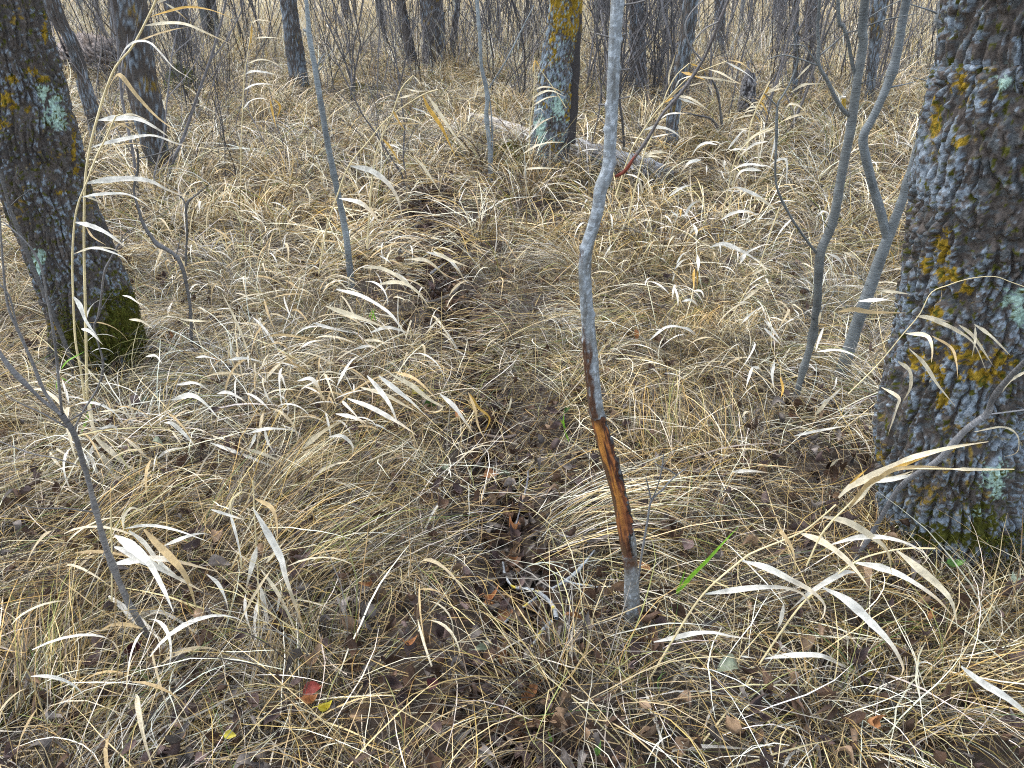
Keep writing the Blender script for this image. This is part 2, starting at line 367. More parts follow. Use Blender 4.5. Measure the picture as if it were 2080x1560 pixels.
# the lichened tree in the middle distance, with a darker twin rib
def paint3(V, h, Q, c):
    d = V - CP; dep = d @ Fv; vv = 780 - (d @ Uv) / dep * FPX; uu = 1040 + (d @ Rv) / dep * FPX
    c = mixc(c, (.26, .31, .35), sstep(.50, .56, fbm(Q * 30, 3)) * sstep(340, 200, vv) * sstep(1162, 1140, uu))
    y = sstep(.565, .60, fbm(Q * 9 + 11, 2) * .5 + fbm(Q * 50 + 11, 3) * .5 + .10 * sstep(1125, 1090, uu) * sstep(260, 60, vv) + .09 * sstep(1140, 1165, uu) * sstep(220, 40, vv) - .12 * sstep(120, 330, vv))
    c = mixc(c, YEL, y)
    return patch(V, [(1133, 215, 14, 24), (1098, 265, 10, 40)], 9, c, MINT, Q, .5)
rows3 = [(1148, 0, 62), (1142, 60, 62), (1133, 110, 64), (1127, 170, 70), (1123, 230, 74), (1118, 290, 76), (1110, 330, 78), (1107, 352, 80)]
mt, V3, D3, b3, _ = rough_tree('lichened_tree', rows3, 348, 'trunk plated with mustard and pale grey lichen standing where the fallen log passes behind', (.03, .09), .02, 160, .011,
                       (.5, .1, .1), seed=9, flare=.12, flare_h=.15, paint=paint3)
q = crom([PY(1165, 0, 6.75), PY(1158, 120, 6.72), PY(1152, 220, 6.7), PY(1146, 290, 6.65)], 80)
v_, f_, u_ = tube(q, np.linspace(.075, .095, 80), 24); v_ = v_ + (fbm(v_ * [30, 30, 8], 3)[:, None] - .5) * .03
obj('trunk_rib', mesh_of('trunk_rib', v_ - b3, f_, M_bark, mixc(np.tile([.055, .048, .045], (len(v_), 1)), YEL, sstep(.55, .62, fbm(v_ * 14, 2)) * sstep(1.0, 1.3, v_[:, 2]))), mt)

# other trunks: rows, base v, label, lichen, resolution
far_trees = [
 ('bark_tree', [(105, 0, 28), (120, 40, 26), (146, 86, 24), (160, 130, 25), (175, 187, 27), (192, 240, 29), (205, 300, 30)], 305, 'slim dark leaning trunk just beyond the big mint-patched one', (.5, .1, 0), .8),
 ('bark_tree', [(259, 0, 74), (266, 60, 70), (278, 120, 64), (288, 170, 62), (300, 220, 60), (316, 300, 46), (330, 350, 36), (345, 380, 30)], 385, 'broad dark trunk with a yellow lichen streak behind the tall arching reed', (.3, .12, 0), .9),
 ('bark_tree', [(352, 0, 42), (363, 40, 40), (370, 90, 32), (376, 130, 28)], 135, 'dark trunk over a mossy hummock between reed tip and pale straw', (.2, .05, .2), .8),
 ('bark_tree', [(585, 0, 32), (592, 50, 33), (597, 90, 35), (604, 140, 35), (612, 195, 40)], 197, 'pale-fronted straight trunk with green moss on its foot', (.75, .1, .9), .9),
 ('bark_tree', [(700, 0, 15), (704, 30, 20), (708, 58, 26)], 60, 'short view of a trunk with one rust-coloured side in bright straw', (.6, .1, 0), .7),
 ('bark_tree', [(876, 0, 46), (880, 50, 46), (882, 100, 46), (884, 150, 44)], 152, 'stout grey trunk standing in a thicket of grey shoots', (.4, .15, 0), .9),
 ('bark_tree', [(818, 0, 9), (826, 60, 16), (832, 100, 18), (838, 150, 18)], 152, 'narrow black trunk inside the shoot thicket', (.1, 0, 0), .6),
 ('bark_tree', [(931, 0, 10), (925, 40, 12), (920, 90, 12), (918, 130, 12)], 135, 'thin grey pole of a tree next to the thicket', (.4, 0, 0), .6),
 ('bark_tree', [(1293, 0, 29), (1294, 60, 30), (1296, 120, 32), (1296, 175, 34)], 205, 'grey-brown shaggy trunk partly covered by the stripped sapling', (.45, 0, 0), .9),
 ('bark_tree', [(1404, 0, 30), (1398, 60, 28), (1388, 120, 26), (1375, 190, 24), (1366, 250, 24), (1363, 310, 22)], 316, 'leaning trunk with pale lichened foot behind the reed plumes', (1.0, .05, 0), .9),
 ('bark_tree', [(1464, 0, 22), (1462, 60, 20), (1461, 100, 20), (1458, 135, 20)], 140, 'plain narrow trunk near the yellow reeds', (.6, 0, 0), .7),
 ('bark_tree', [(1585, 0, 27), (1582, 40, 30), (1580, 80, 34)], 84, 'grey flared trunk at the edge of the bright field', (.7, 0, 0), .8),
 ('bark_tree', [(1652, 0, 30), (1647, 40, 28), (1640, 80, 30), (1632, 100, 34)], 100, 'very dark thick trunk behind the forked saplings', (.05, 0, 0), .8),
 ('bark_tree', [(1787, 0, 32), (1780, 70, 24), (1772, 140, 18), (1762, 230, 16)], 232, 'lichen-spotted trunk seen between two curving saplings', (1., .05, 0), .8),
 ('bark_tree', [(1618, 0, 11), (1618, 70, 10), (1616, 140, 10), (1614, 210, 12)], 226, 'pole-thin tree with a moss-black foot near the forked saplings', (.8, 0, .9), .6),
]
for q, (nm, rows, vb, lab, li, res) in enumerate(far_trees):
    rough_tree(nm, rows, vb, lab, (.04, .14), .02, int(72 * res), .03, li, seed=11 + q, flare=.15, flare_h=.2, mat=M_bark_far if False else M_bark, top=7.5)
# thin trunks in the last rows before and along the field
rf = random.Random(21)
zones = [(-1, .0), ]
n = 0
while n < 66:
    u = rf.uniform(20, 2050); yy = rf.uniform(17, 44)
    if 1380 < u < 1400: continue
    x = (u - 1040) / FPX * yy * 1.02
    wd = rf.uniform(.04, .13) if rf.random() < .82 else rf.uniform(.2, .34)
    root = empty('distant_tree', (x, yy, 0)); lx = rf.gauss(0, .25); hh = 7.
    zz = np.linspace(-.1, hh, 14); P = np.stack([lx * zz / hh + .05 * np.sin(zz * 1.3 + n), .1 * np.sin(zz + n), zz], 1)
    v_, f_, u_ = tube(P, np.linspace(wd / 2 * 1.15, wd / 2 * .6, 14), 10); v_ = v_ + (fbm(v_ * [6, 6, 2] + n, 3)[:, None] - .5) * wd * .3
    b = np.array([.085, .078, .07]) * rf.uniform(.6, 1.5)
    obj('trunk', mesh_of('distant_trunk', v_, f_, M_bark_far, mixc(np.tile(b, (len(v_), 1)), (.25, .27, .27), sstep(.5, .6, fbm(v_ * 5 + n, 2)) * .8)), root)
    c_ = obj('crown', crown_me, root); c_.location = (lx, 0, hh - .1); s = rf.uniform(1.2, 2.2); c_.scale = (s, s, s); c_.rotation_euler[2] = rf.uniform(0, 6)
    zi = min(3, int(u / 520)); zn = ['past the leaning furrowed trunk', 'past the pale-fronted straight trunk', 'past the trunk plated with mustard lichen', 'past the forked saplings'][zi]
    tag(root, f'{"thin" if wd < .12 else "thicker"} {"leaning" if abs(lx) > .25 else "straight"} bare tree by the bright field {zn}', 'tree', 'bare trees along the field edge')
    n += 1

# ------------------------------------------------------------------ saplings traced from the photograph
def sap_col(n, base=(.24, .265, .265), s=0, V=None):
    c = np.tile(base, (n, 1)); return mixc(c, np.array(base) * .6, sstep(.45, .7, fbm(V * 9 + s, 2)))
def trace(rows, Y, zoom='P', slope=0., clampz=-.05):
    """rows (u, v, w) along a stem; Y base distance, slope: dY per metre of height"""
    ox, oy, sc = Z[zoom]; out = []
    for row in rows:
        u, v = row[0] * sc + ox, row[1] * sc + oy; p = PY(u, v, Y); p = PY(u, v, Y + slope * max(p[2], 0))
        out.append([*p, px2m(row[2], p) / 2])
    return np.array(out)
def stem_mesh(name, Q, sides=10, dens=60, mat=None, base=(.24, .265, .265), bl=0, knots=0, seed=0):
    L = np.sum(np.linalg.norm(np.diff(Q[:, :3], axis=0), axis=1)); n = max(8, int(L * dens)); C = crom(Q, n)
    rg = np.random.default_rng(seed); r = np.maximum(C[:, 3], .0006)
    for _ in range(knots):
        c0 = rg.uniform(0, n); r = r * (1 + .28 * np.exp(-((np.arange(n) - c0) / 1.6) ** 2))
    v, f, uv = tube(C[:, :3], r, sides); v = v + (fbm(v * 35 + seed, 2)[:, None] - .5) * r.mean() * .35
    return mesh_of(name, v - bl, f, mat or M_sap, sap_col(len(v), base, seed, v), uv)

# -- the stripped sapling
hero = [(1255, -60, 27), (1255, 0, 27), (1249, 80, 25), (1245, 180, 25), (1240, 280, 25), (1236, 335, 26), (1229, 362, 28), (1220, 385, 27), (1215, 420, 25), (1205, 460, 25), (1193, 500, 25), (1188, 540, 26), (1190, 600, 26), (1195, 660, 27),
        (1201, 720, 27), (1206, 780, 27), (1213, 840, 29), (1222, 880, 30), (1234, 925, 31), (1248, 975, 30), (1257, 1010, 29), (1266, 1054, 31), (1275, 1100, 34), (1279, 1130, 30), (1282, 1160, 28), (1283, 1200, 31), (1285, 1240, 34), (1288, 1275, 40), (1288, 1315, 48)]
YH = PZ(1287, 1285)[1]
Qh = trace(hero, YH); bh = np.array([Qh[-1][0], YH, 0])
Ph = Qh[::-1]; dtop = (Ph[-1] - Ph[-2]) / (Ph[-1][2] - Ph[-2][2]); ex = [Ph[-1] + dtop * [.5, 1, 1, 1] * q for q in (.6, 1.3, 2.1)]
for q, e in enumerate(ex): e[3] = Ph[-1][3] * (1 - .2 * (q + 1)); e[1] += .08 * (q + 1)
vis = crom(Ph, 520); up = crom(np.vstack([Ph[-2:], ex]), 40)[8:]
C = np.vstack([vis, up[up[:, 2] > vis[-1, 2] + .01]])
sides = 44; T, N_, B_ = frames(C[:, :3]); th = np.linspace(0, 2 * math.pi, sides + 1)
D = np.cos(th)[None, :, None] * N_[:, None] + np.sin(th)[None, :, None] * B_[:, None]
d = C[:, :3] - CP; vv = (780 - (d @ Uv) / (d @ Fv) * FPX)[:, None] + 0 * th[None]
sx = D[..., 0]; front = -D[..., 1]
Ln = np.r_[0, np.cumsum(np.linalg.norm(np.diff(C[:, :3], axis=0), axis=1))]
cy = np.stack([D[..., 0] * .02, D[..., 1] * .02, 0 * sx + Ln[:, None]], -1) + 3
nz = fbm(cy * [70, 70, 25], 3) - .5; nf = fbm(cy * [160, 160, 60], 3) - .5; streak = fbm(cy * [220, 220, 14], 3) - .5
inr = sstep(838, 850, vv + nz * 22) * (1 - sstep(1112, 1138, vv + nz * 40))
edge = .24 + 1.1 * nz + .5 * streak + .15 * np.sin(vv * .05) - .45 * sstep(1050, 1100, vv)
face = inr * (front > -.25) * sstep(.55, .4, sx - edge) * (sx > -1.1)
wood = face > .5
dark = inr * sstep(edge - .05, edge + .12, sx + nz * .5) * sstep(edge + .85, edge + .6, sx) * (front > -.5)
scab = sstep(660, 700, vv + nz * 120) * (1 - sstep(838, 852, vv)) * sstep(.10, -.15, sx + nz * 1.4) * (front > -.6)
scab2 = np.exp(-((vv - 520 + nz * 20) / 12) ** 2) * (sx < -.5) + np.exp(-((vv - 1248 + nz * 16) / 7) ** 2) * (nz > -.05) + np.exp(-((vv - 1140 + nz * 24) / 14) ** 2)
r = C[:, 3][:, None] * (1 + .05 * nz) - .0035 * wood + .0045 * np.clip(dark, 0, 1) * (nf > -.05) + .0018 * scab * (1 + 4 * nf) + .0006 * nf
for kv, ks in ((330, .8), (262, -.9), (140, .6), (215, -.9), (80, .9), (505, -.7), (690, -.8), (640, .9), (935, .9)):
    r = r + .0035 * np.exp(-((vv - kv) / 6) ** 2) * np.clip(sx * np.sign(ks), 0, 1) ** 3
r[:, -1] = r[:, 0]
Vh = C[:, None, :3] + r[..., None] * D
band = fbm(np.stack([th[None] * .9 + 0 * Ln[:, None], 0 * th[None] + Ln[:, None] * 190, 0 * nz], -1), 2)
bk = mixc(np.tile([.245, .265, .27], nz.shape + (1,)), (.42, .46, .48), sstep(.55, .75, band)); bk = mixc(bk, (.15, .145, .135), sstep(.42, .3, band) * .35)
bk = mixc(bk, (.10, .09, .07), sstep(.02, .16, fbm(cy * [50, 50, 18], 3) - .5) * .6); bk = mixc(bk, (.13, .115, .09), sstep(520, 1000, vv) * .45)
bk = mixc(bk, (.52, .56, .58), sstep(.66, .72, fbm(cy * [150, 150, 90] + 5, 2)) * .7)
bk = mixc(bk, (.085, .04, .022), np.clip(scab + scab2, 0, 1) * sstep(-.25, .0, nf)); bk = mixc(bk, (.018, .013, .012), np.clip(dark, 0, 1))
bk = mixc(bk, MOSS, sstep(1262, 1290, vv + nz * 40))
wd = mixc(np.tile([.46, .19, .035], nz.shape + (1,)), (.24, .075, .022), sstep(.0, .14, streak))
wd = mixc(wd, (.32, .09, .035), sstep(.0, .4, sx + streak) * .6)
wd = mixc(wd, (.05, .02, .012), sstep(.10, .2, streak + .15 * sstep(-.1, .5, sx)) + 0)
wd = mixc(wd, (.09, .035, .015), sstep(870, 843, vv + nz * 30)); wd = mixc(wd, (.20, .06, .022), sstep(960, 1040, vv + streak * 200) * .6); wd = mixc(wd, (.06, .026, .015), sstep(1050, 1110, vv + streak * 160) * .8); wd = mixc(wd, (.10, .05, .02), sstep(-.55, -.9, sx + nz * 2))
FF = grid_faces(*nz.shape); wf = wood.reshape(-1)[FF].sum(1) >= 2
sap = empty('stripped_sapling', bh)
uvh = np.stack([0 * Ln[:, None] + th[None] / 6.28, 0 * th[None] + Ln[:, None]], -1).reshape(-1, 2)
M_hero = mk_mat('silvery_bark', .42, var=.2, vscale=120, bump=.35, bscale=400, spec=.5)
def sub(Fc, colr, nm, mat):
    used = np.unique(Fc); mp = np.full(Vh.size // 3, -1); mp[used] = np.arange(len(used))
    return mesh_of(nm, (Vh.reshape(-1, 3) - bh)[used], mp[Fc], mat, colr.reshape(-1, 3)[used])
obj('trunk', sub(FF[~wf], bk, 'stripped_trunk', M_hero), sap)
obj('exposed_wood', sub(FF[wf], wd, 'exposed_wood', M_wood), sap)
br = trace([(1250, 358, 9), (1268, 349, 8), (1290, 318, 8), (1317, 280, 8), (1346, 231, 8), (1386, 185, 7), (1427, 124, 7), (1445, 85, 6), (1461, 43, 5), (1488, -20, 5)], YH - .0, slope=0)
br[:, 1] -= np.linspace(0, .18, len(br)); br = np.array([[*PY(u, v, y), 0] for (u, v), y in zip([(1250, 358), (1268, 349), (1290, 318), (1317, 280), (1346, 231), (1386, 185), (1427, 124), (1445, 85), (1461, 43), (1488, -20)], br[:, 1])])
br[:, 3] = np.linspace(.0030, .002, len(br))
bo = stem_mesh('long_branch', br, 8, 80, M_sap, (.14, .125, .12), bh, 4, 3)
a = bo.attributes['col']; cc = np.zeros(len(bo.vertices) * 4, dtype=np.float32); a.data.foreach_get('color', cc); cc = cc.reshape(-1, 4)
zz = np.array([v.co.x for v in bo.vertices]); m = zz < zz.min() + .03; cc[m, :3] = (.20, .045, .025); a.data.foreach_set('color', cc.ravel())
obj('branch', bo, sap)
for q, (rows, bcol) in enumerate([([(1252, 75, 5), (1232, 74, 4), (1210, 68, 3)], None), ([(1247, 80, 5), (1272, 68, 4)], None), ([(1255, 12, 6), (1290, 6, 4), (1325, -4, 3)], None), ([(1236, 214, 5), (1215, 212, 4)], None),
      ([(1240, 205, 4), (1262, 200, 3), (1280, 196, 3)], None), ([(1262, 143, 4), (1280, 140, 3)], None), ([(1427, 124, 4), (1400, 90, 4), (1392, 50, 4), (1408, 20, 3), (1440, -10, 3)], None), ([(1461, 43, 4), (1430, 60, 3), (1405, 90, 2)], None)]):
    t_ = trace(rows, YH - (.16 if rows[0][0] > 1300 else 0)); obj('twig', stem_mesh('twig', t_, 6, 120, M_sap, (.15, .14, .13), bh, 0, q), sap)
tag(sap, 'thin silvery sapling with bark stripped to orange wood', 'sapling')

def sapling(name, label, stems, Y, zoom='P', cat='sapling', base=(.22, .245, .25), slope=0., vb=None, top=3.4, mat=None, knots=5, group=None, extend=True, pname='stem'):
    """stems: list of row lists, first is the main one from top to foot"""
    ox, oy, sc = Z[zoom]
    Qs = [trace(s, Y, zoom, slope) * [1, 1, 1, .88] for s in stems]; m = Qs[0][::-1]; bl = np.array([m[0][0], m[0][1], 0]); root = empty(name, bl)
    for q, s in enumerate(Qs):
        s = s[::-1]
        if q == 0 and s[0][2] > -.03: s = np.vstack([[s[0][0], s[0][1], -.06, s[0][3]], s])
        v_top = stems[q][0][1] * sc + oy
        if extend and v_top < 3 and s[-1][2] < top:
            dd = (s[-1] - s[-2]); dd = dd / max(dd[2], .05); dd[1] *= .3; dd[0] *= .5
            e = [s[-1] + dd * k2 * (top - s[-1][2]) for k2 in (.35, .7, 1)]
            for k2, x in enumerate(e): x[3] = s[-1][3] * (1 - .27 * (k2 + 1))
            s = np.vstack([s, e])
        obj(('trunk' if q == 0 else pname), stem_mesh(name + '_stem', s, 12 if s[:, 3].max() > .006 else 7, 70, mat, base, bl, knots if s[:, 3].max() > .004 else 1, q * 3 + int(abs(bl[0]) * 100)), root)
    rt_ = random.Random(int(abs(bl[0]) * 997) + 5); m = Qs[0][::-1]; hgt = m[-1][2]
    for q in range(int(2 + hgt * 5) if m[:, 3].max() > .004 else 1):
        k2 = rt_.randrange(max(1, len(m) // 4), len(m)); a = rt_.uniform(0, 6.28); st_ = m[k2, :3]; ln = rt_.uniform(.03, .16); dd = np.array([math.cos(a), math.sin(a) * .8, rt_.uniform(.2, 1.2)]); dd /= np.linalg.norm(dd)
        P_ = np.array([st_, st_ + dd * ln * .4 + [0, 0, .004], st_ + dd * ln * .75, st_ + dd * ln + [0, 0, .012 * rt_.random()]]); obj('twig', stem_mesh('twig', np.c_[P_, [.0019, .0015, .0012, .0008]], 5, 120, mat, tuple(np.array(base) * .6), bl, 2, q), root)
    tag(root, label, cat, group); return root, bl

sapling('sapling', 'straight slim grey sapling standing alone in white-bladed grass beside the bare track', [[(622, 0, 10), (628, 70, 12), (640, 140, 13), (650, 200, 13), (662, 270, 14), (675, 340, 14), (688, 400, 14), (700, 460, 15), (708, 520, 15), (713, 575, 16), (714, 610, 16)],
    [(660, 108, 3), (650, 122, 3), (642, 146, 3)], [(658, 218, 3), (653, 222, 4)], [(615, 60, 3), (626, 66, 4)], [(655, 135, 2), (644, 150, 3)]], PZ(714, 600)[1])
sapling('sapling', 'thin blue-grey sapling in front of the pale end of the fallen log', [[(969, 0, 8), (974, 67, 8), (978, 135, 8), (986, 170, 10), (990, 200, 9), (988, 236, 10), (994, 290, 10), (996, 340, 11), (996, 378, 12)],
    [(1085, 10, 2), (1060, 60, 3), (1030, 120, 3), (1005, 160, 3), (994, 178, 4)], [(1000, 330, 3), (1000, 280, 3), (996, 210, 3), (984, 160, 4), (976, 120, 4)]], PZ(996, 375)[1])
YS = PZ(1612, 838)[1]
sapling('sapling', 'tallest dark smooth sapling whose side limb curls up near the yellow-stained stub', [[(1757, 0, 20), (1753, 87, 20), (1740, 173, 20), (1728, 260, 21), (1711, 346, 21), (1696, 433, 21), (1686, 467, 20), (1668, 508, 21), (1663, 551, 20), (1661, 601, 19), (1656, 652, 19), (1646, 702, 17), (1629, 760, 15), (1612, 825, 14)],
    [(1665, 0, 7), (1663, 87, 8), (1663, 130, 8), (1682, 167, 9), (1702, 208, 10), (1719, 230, 10), (1734, 236, 9)],
    [(1702, 0, 8), (1712, 50, 8), (1722, 80, 8), (1731, 130, 8), (1738, 160, 6)],
    [(1612, 60, 3), (1620, 120, 3), (1607, 164, 4), (1592, 192, 4), (1579, 216, 5), (1577, 290, 5), (1575, 355, 5), (1583, 395, 5), (1612, 450, 6), (1640, 490, 6), (1658, 514, 7)],
    [(1552, 190, 2), (1566, 203, 3), (1579, 216, 4)], [(1600, 92, 2), (1630, 92, 3), (1645, 108, 3), (1662, 130, 4)], [(1560, 120, 2), (1590, 112, 3), (1625, 120, 3), (1660, 133, 4)],
    [(1748, 47, 3), (1790, 20, 3), (1830, 0, 2)], [(1748, 60, 3), (1715, 70, 3), (1690, 92, 3), (1665, 112, 2)], [(1752, 56, 4), (1800, 40, 3), (1860, 28, 2)]],
    YS, base=(.15, .16, .155), slope=-.05)
YB = PZ(1700, 790)[1]
sapling('sapling', 'forked sapling with one S-bent stem and one leaning stem meeting low down', [[(1934, -20, 15), (1913, 23, 20), (1913, 87, 20), (1898, 173, 20), (1881, 245, 20), (1864, 303, 20), (1843, 375, 20), (1823, 433, 21), (1803, 485, 24), (1787, 527, 26), (1767, 585, 27), (1743, 652, 27), (1727, 702, 28), (1710, 753, 29), (1699, 790, 28), (1690, 830, 28)],
    [(1841, 0, 19), (1829, 72, 19), (1817, 130, 20), (1800, 179, 19), (1774, 237, 18), (1754, 276, 20), (1757, 312, 20), (1772, 375, 20), (1787, 425, 21), (1801, 478, 20)],
    [(1912, 30, 5), (1880, 18, 3), (1840, 6, 2)], [(1806, 178, 4), (1835, 172, 3), (1860, 166, 2)], [(1905, 30, 5), (1930, 10, 8), (1945, -20, 9)],
    [(1774, 345, 3), (1770, 330, 2)], [(1880, 160, 2), (1890, 150, 3)]], YB, base=(.155, .17, .172), slope=-.02)
YG = PZ(308, 1320)[1]
sapling('sapling', 'crooked young sapling spreading dark bare arms low over the arched dead reeds', [[(125, 842, 11), (136, 858, 12), (148, 875, 13), (161, 914, 12), (170, 945, 12), (182, 985, 11), (195, 1040, 12), (207, 1085, 12), (217, 1117, 12), (240, 1177, 13), (262, 1226, 15), (283, 1262, 14), (306, 1305, 14)],
    [(-10, 700, 6), (15, 740, 7), (44, 772, 7), (85, 812, 8), (125, 842, 10)],
    [(62, 500, 4), (84, 544, 5), (98, 618, 5), (108, 670, 5), (114, 719, 6), (120, 780, 6), (126, 838, 6)],
    [(-5, 380, 3), (0, 450, 4), (8, 560, 5), (17, 625, 6), (32, 660, 7), (50, 700, 7), (70, 745, 7), (88, 790, 7), (118, 836, 8)],
    [(205, 768, 3), (195, 795, 4), (172, 830, 4), (155, 862, 5), (148, 880, 5)],
    [(-5, 575, 3), (18, 600, 4), (40, 680, 4), (62, 730, 4)], [(84, 544, 3), (60, 500, 3), (30, 470, 3), (5, 450, 2)], [(-5, 895, 2), (60, 920, 3), (110, 930, 3), (156, 945, 3)]],
    YG, base=(.17, .16, .15), slope=-.02)
sapling('sapling', 'bent two-part sapling arching down over pale straw near the mossy-footed furrowed trunk', [[(279, 303, 5), (281, 340, 5), (272, 385, 5), (280, 420, 6), (290, 452, 8), (303, 475, 8), (318, 495, 9), (340, 507, 9), (358, 521, 9), (371, 545, 10), (378, 575, 8), (386, 618, 7), (388, 650, 6), (389, 692, 6), (390, 740, 6)],
    [(420, 378, 2), (400, 395, 3), (379, 417, 4), (380, 470, 4), (377, 540, 5)], [(360, 395, 2), (372, 405, 3), (380, 425, 3)], [(350, 300, 2), (330, 310, 3), (300, 318, 3), (281, 322, 3)]], PZ(390, 735)[1], base=(.11, .105, .10))
sapling('sapling', 'grey pole hugging the side of the leaning furrowed trunk', [[(-5, 330, 5), (20, 420, 7), (44, 484, 9), (70, 550, 9), (100, 620, 9), (125, 680, 10), (145, 735, 10), (152, 770, 10)]], 2.75, base=(.09, .085, .08), cat='sapling')
sapling('sapling', 'spindly twig-like shoot rising by the moss of the furrowed trunk', [[(250, 480, 2), (229, 517, 4), (212, 555, 5), (206, 600, 5), (200, 640, 5), (191, 665, 5), (200, 700, 4), (209, 735, 5), (205, 775, 5), (192, 820, 5)], [(262, 480, 2), (240, 500, 3), (229, 520, 3)]], PZ(192, 830)[1], base=(.13, .12, .115))
sapling('sapling', 'short grey forked twig standing close beside the stripped sapling', [[(1395, 950, 2), (1375, 965, 3), (1362, 976, 4), (1345, 995, 4), (1323, 1017, 5), (1315, 1060, 5), (1308, 1100, 6), (1300, 1150, 5), (1295, 1200, 5), (1293, 1245, 5)],
    [(1348, 920, 2), (1345, 950, 3), (1335, 990, 3), (1324, 1015, 4)], [(1312, 970, 2), (1317, 990, 3), (1322, 1014, 4)]], PZ(1293, 1240)[1], base=(.17, .17, .17))
sapling('sapling', 'thin dark stem curving beside the mossy hummock', [[(1384, 228, 3), (1418, 235, 4), (1445, 242, 5), (1460, 265, 5), (1473, 290, 6), (1484, 310, 6)], [(1445, 160, 3), (1455, 180, 5), (1462, 215, 5), (1466, 250, 6), (1473, 285, 6)]], PZ(1484, 308)[1], base=(.08, .075, .07), extend=False)
# branch leaning on the ground at the right
q = np.array([[*PY(u, v, y), 0] for u, v, y in [(1739, 1135, 1.62), (1777, 1073, 1.60), (1811, 1015, 1.57), (1840, 978, 1.54), (1905, 935, 1.47), (1960, 875, 1.42), (2004, 842, 1.40), (2014, 815, 1.38), (2030, 790, 1.36), (2080, 736, 1.30), (2180, 640, 1.2)]])
q[:, 3] = [.006, .006, .0065, .0065, .007, .007, .0075, .006, .006, .005, .004]
rb = empty('leaning_branch', (q[0][0], q[0][1], 0)); bl = np.array([q[0][0], q[0][1], 0])
obj('stem', stem_mesh('leaning_branch', q, 10, 80, M_sap, (.2, .2, .205), bl, 4, 4), rb)
q2 = np.array([[*PY(u, v, 1.40), .0018] for u, v in [(2004, 842), (2040, 838), (2085, 832)]]); obj('twig', stem_mesh('twig', q2, 6, 80, M_sap, (.2, .2, .2), bl), rb)
tag(rb, 'grey bare branch slanting up in front of the massive lichened trunk', 'branch')

# ------------------------------------------------------------------ sticks on the ground
def stick(name, label, lines, base=(.27, .29, .30), h=.075, lich=True):
    Qs = []
    for ln in lines:
        Q = []
        for u, v, wd in ln:
            p = PZ(u, v, h + float(gz(0, 0)) * 0); p = PZ(u, v, h + float(gz(p[0], p[1]))); Q.append([*p, px2m(wd, p) / 2])
        Qs.append(np.array(Q))
    bl = np.array([Qs[0][0][0], Qs[0][0][1], float(gz(Qs[0][0][0], Qs[0][0][1]))]); root = empty(name, bl)
    for q, s in enumerate(Qs):
        s = s[::-1]; L = np.sum(np.linalg.norm(np.diff(s[:, :3], axis=0), axis=1)); C = crom(s, max(8, int(L * 150))); r = C[:, 3] * (1 + .25 * (fbm(C[:, :3] * 90 + q, 2) - .5))
        v, f, uv = tube(C[:, :3], r, 9); v = v + (fbm(v * 120, 2)[:, None] - .5) * .003
        c = mixc(np.tile(np.array(base) * .75, (len(v), 1)), np.array(base) * 1.25, sstep(.45, .65, fbm(v * 90 + 3, 3)))
        if lich: c = mixc(c, (.45, .35, .03), sstep(.66, .70, fbm(v * 45 + 13, 2)))
        obj('stem' if q == 0 else 'twig', mesh_of(name, v - bl, f, M_sap, c, uv), root)
    tag(root, label, 'stick'); return root
stick('fallen_stick', 'curved blue-grey lichened stick with a pale broken end in the track', [[(1021, 1142, 4), (1027, 1170, 5), (1042, 1192, 6), (1070, 1196, 6), (1096, 1204, 7), (1115, 1220, 8), (1127, 1240, 9), (1130, 1256, 10)], [(1092, 1212, 5), (1070, 1228, 5), (1045, 1245, 6), (1022, 1268, 4)]])
stick('fallen_stick', 'short pale stick with yellow lichen spots pointing down the track', [[(1122, 1262, 7), (1110, 1272, 8), (1095, 1290, 7), (1079, 1316, 5)]])
stick('fallen_stick', 'forked grey stick lying towards the foot of the stripped sapling', [[(1208, 1117, 3), (1190, 1140, 5), (1171, 1162, 8), (1145, 1182, 6), (1120, 1196, 5)], [(1227, 1198, 3), (1200, 1190, 4), (1175, 1186, 4), (1150, 1181, 5)]], (.25, .27, .28))
stick('fallen_stick', 'thin twig below the torn bark of the stripped sapling', [[(1222, 1073, 3), (1190, 1078, 4), (1160, 1090, 4), (1137, 1086, 4)]], (.2, .18, .17), lich=False)
stick('fallen_stick', 'dark straight twig sunk in the leafy track beside the orange leaf', [[(1073, 955, 3), (1070, 985, 4), (1058, 1030, 3), (1047, 1068, 3)]], (.15, .15, .16), lich=False)
stick('fallen_stick', 'dark stick lying across the track among brown leaves', [[(1050, 884, 5), (1020, 890, 9), (985, 884, 8), (965, 880, 5)]], (.09, .065, .05), lich=False)
stick('fallen_stick', 'mossy dark stick in the hollow where the track fades', [[(935, 580, 5), (915, 600, 10), (885, 612, 9), (860, 616, 5)]], (.07, .06, .045), lich=False)
stick('fallen_stick', 'thin grey twig beyond the hollow of the track', [[(905, 535, 3), (885, 548, 6), (868, 560, 4)]], (.2, .2, .2), lich=False)

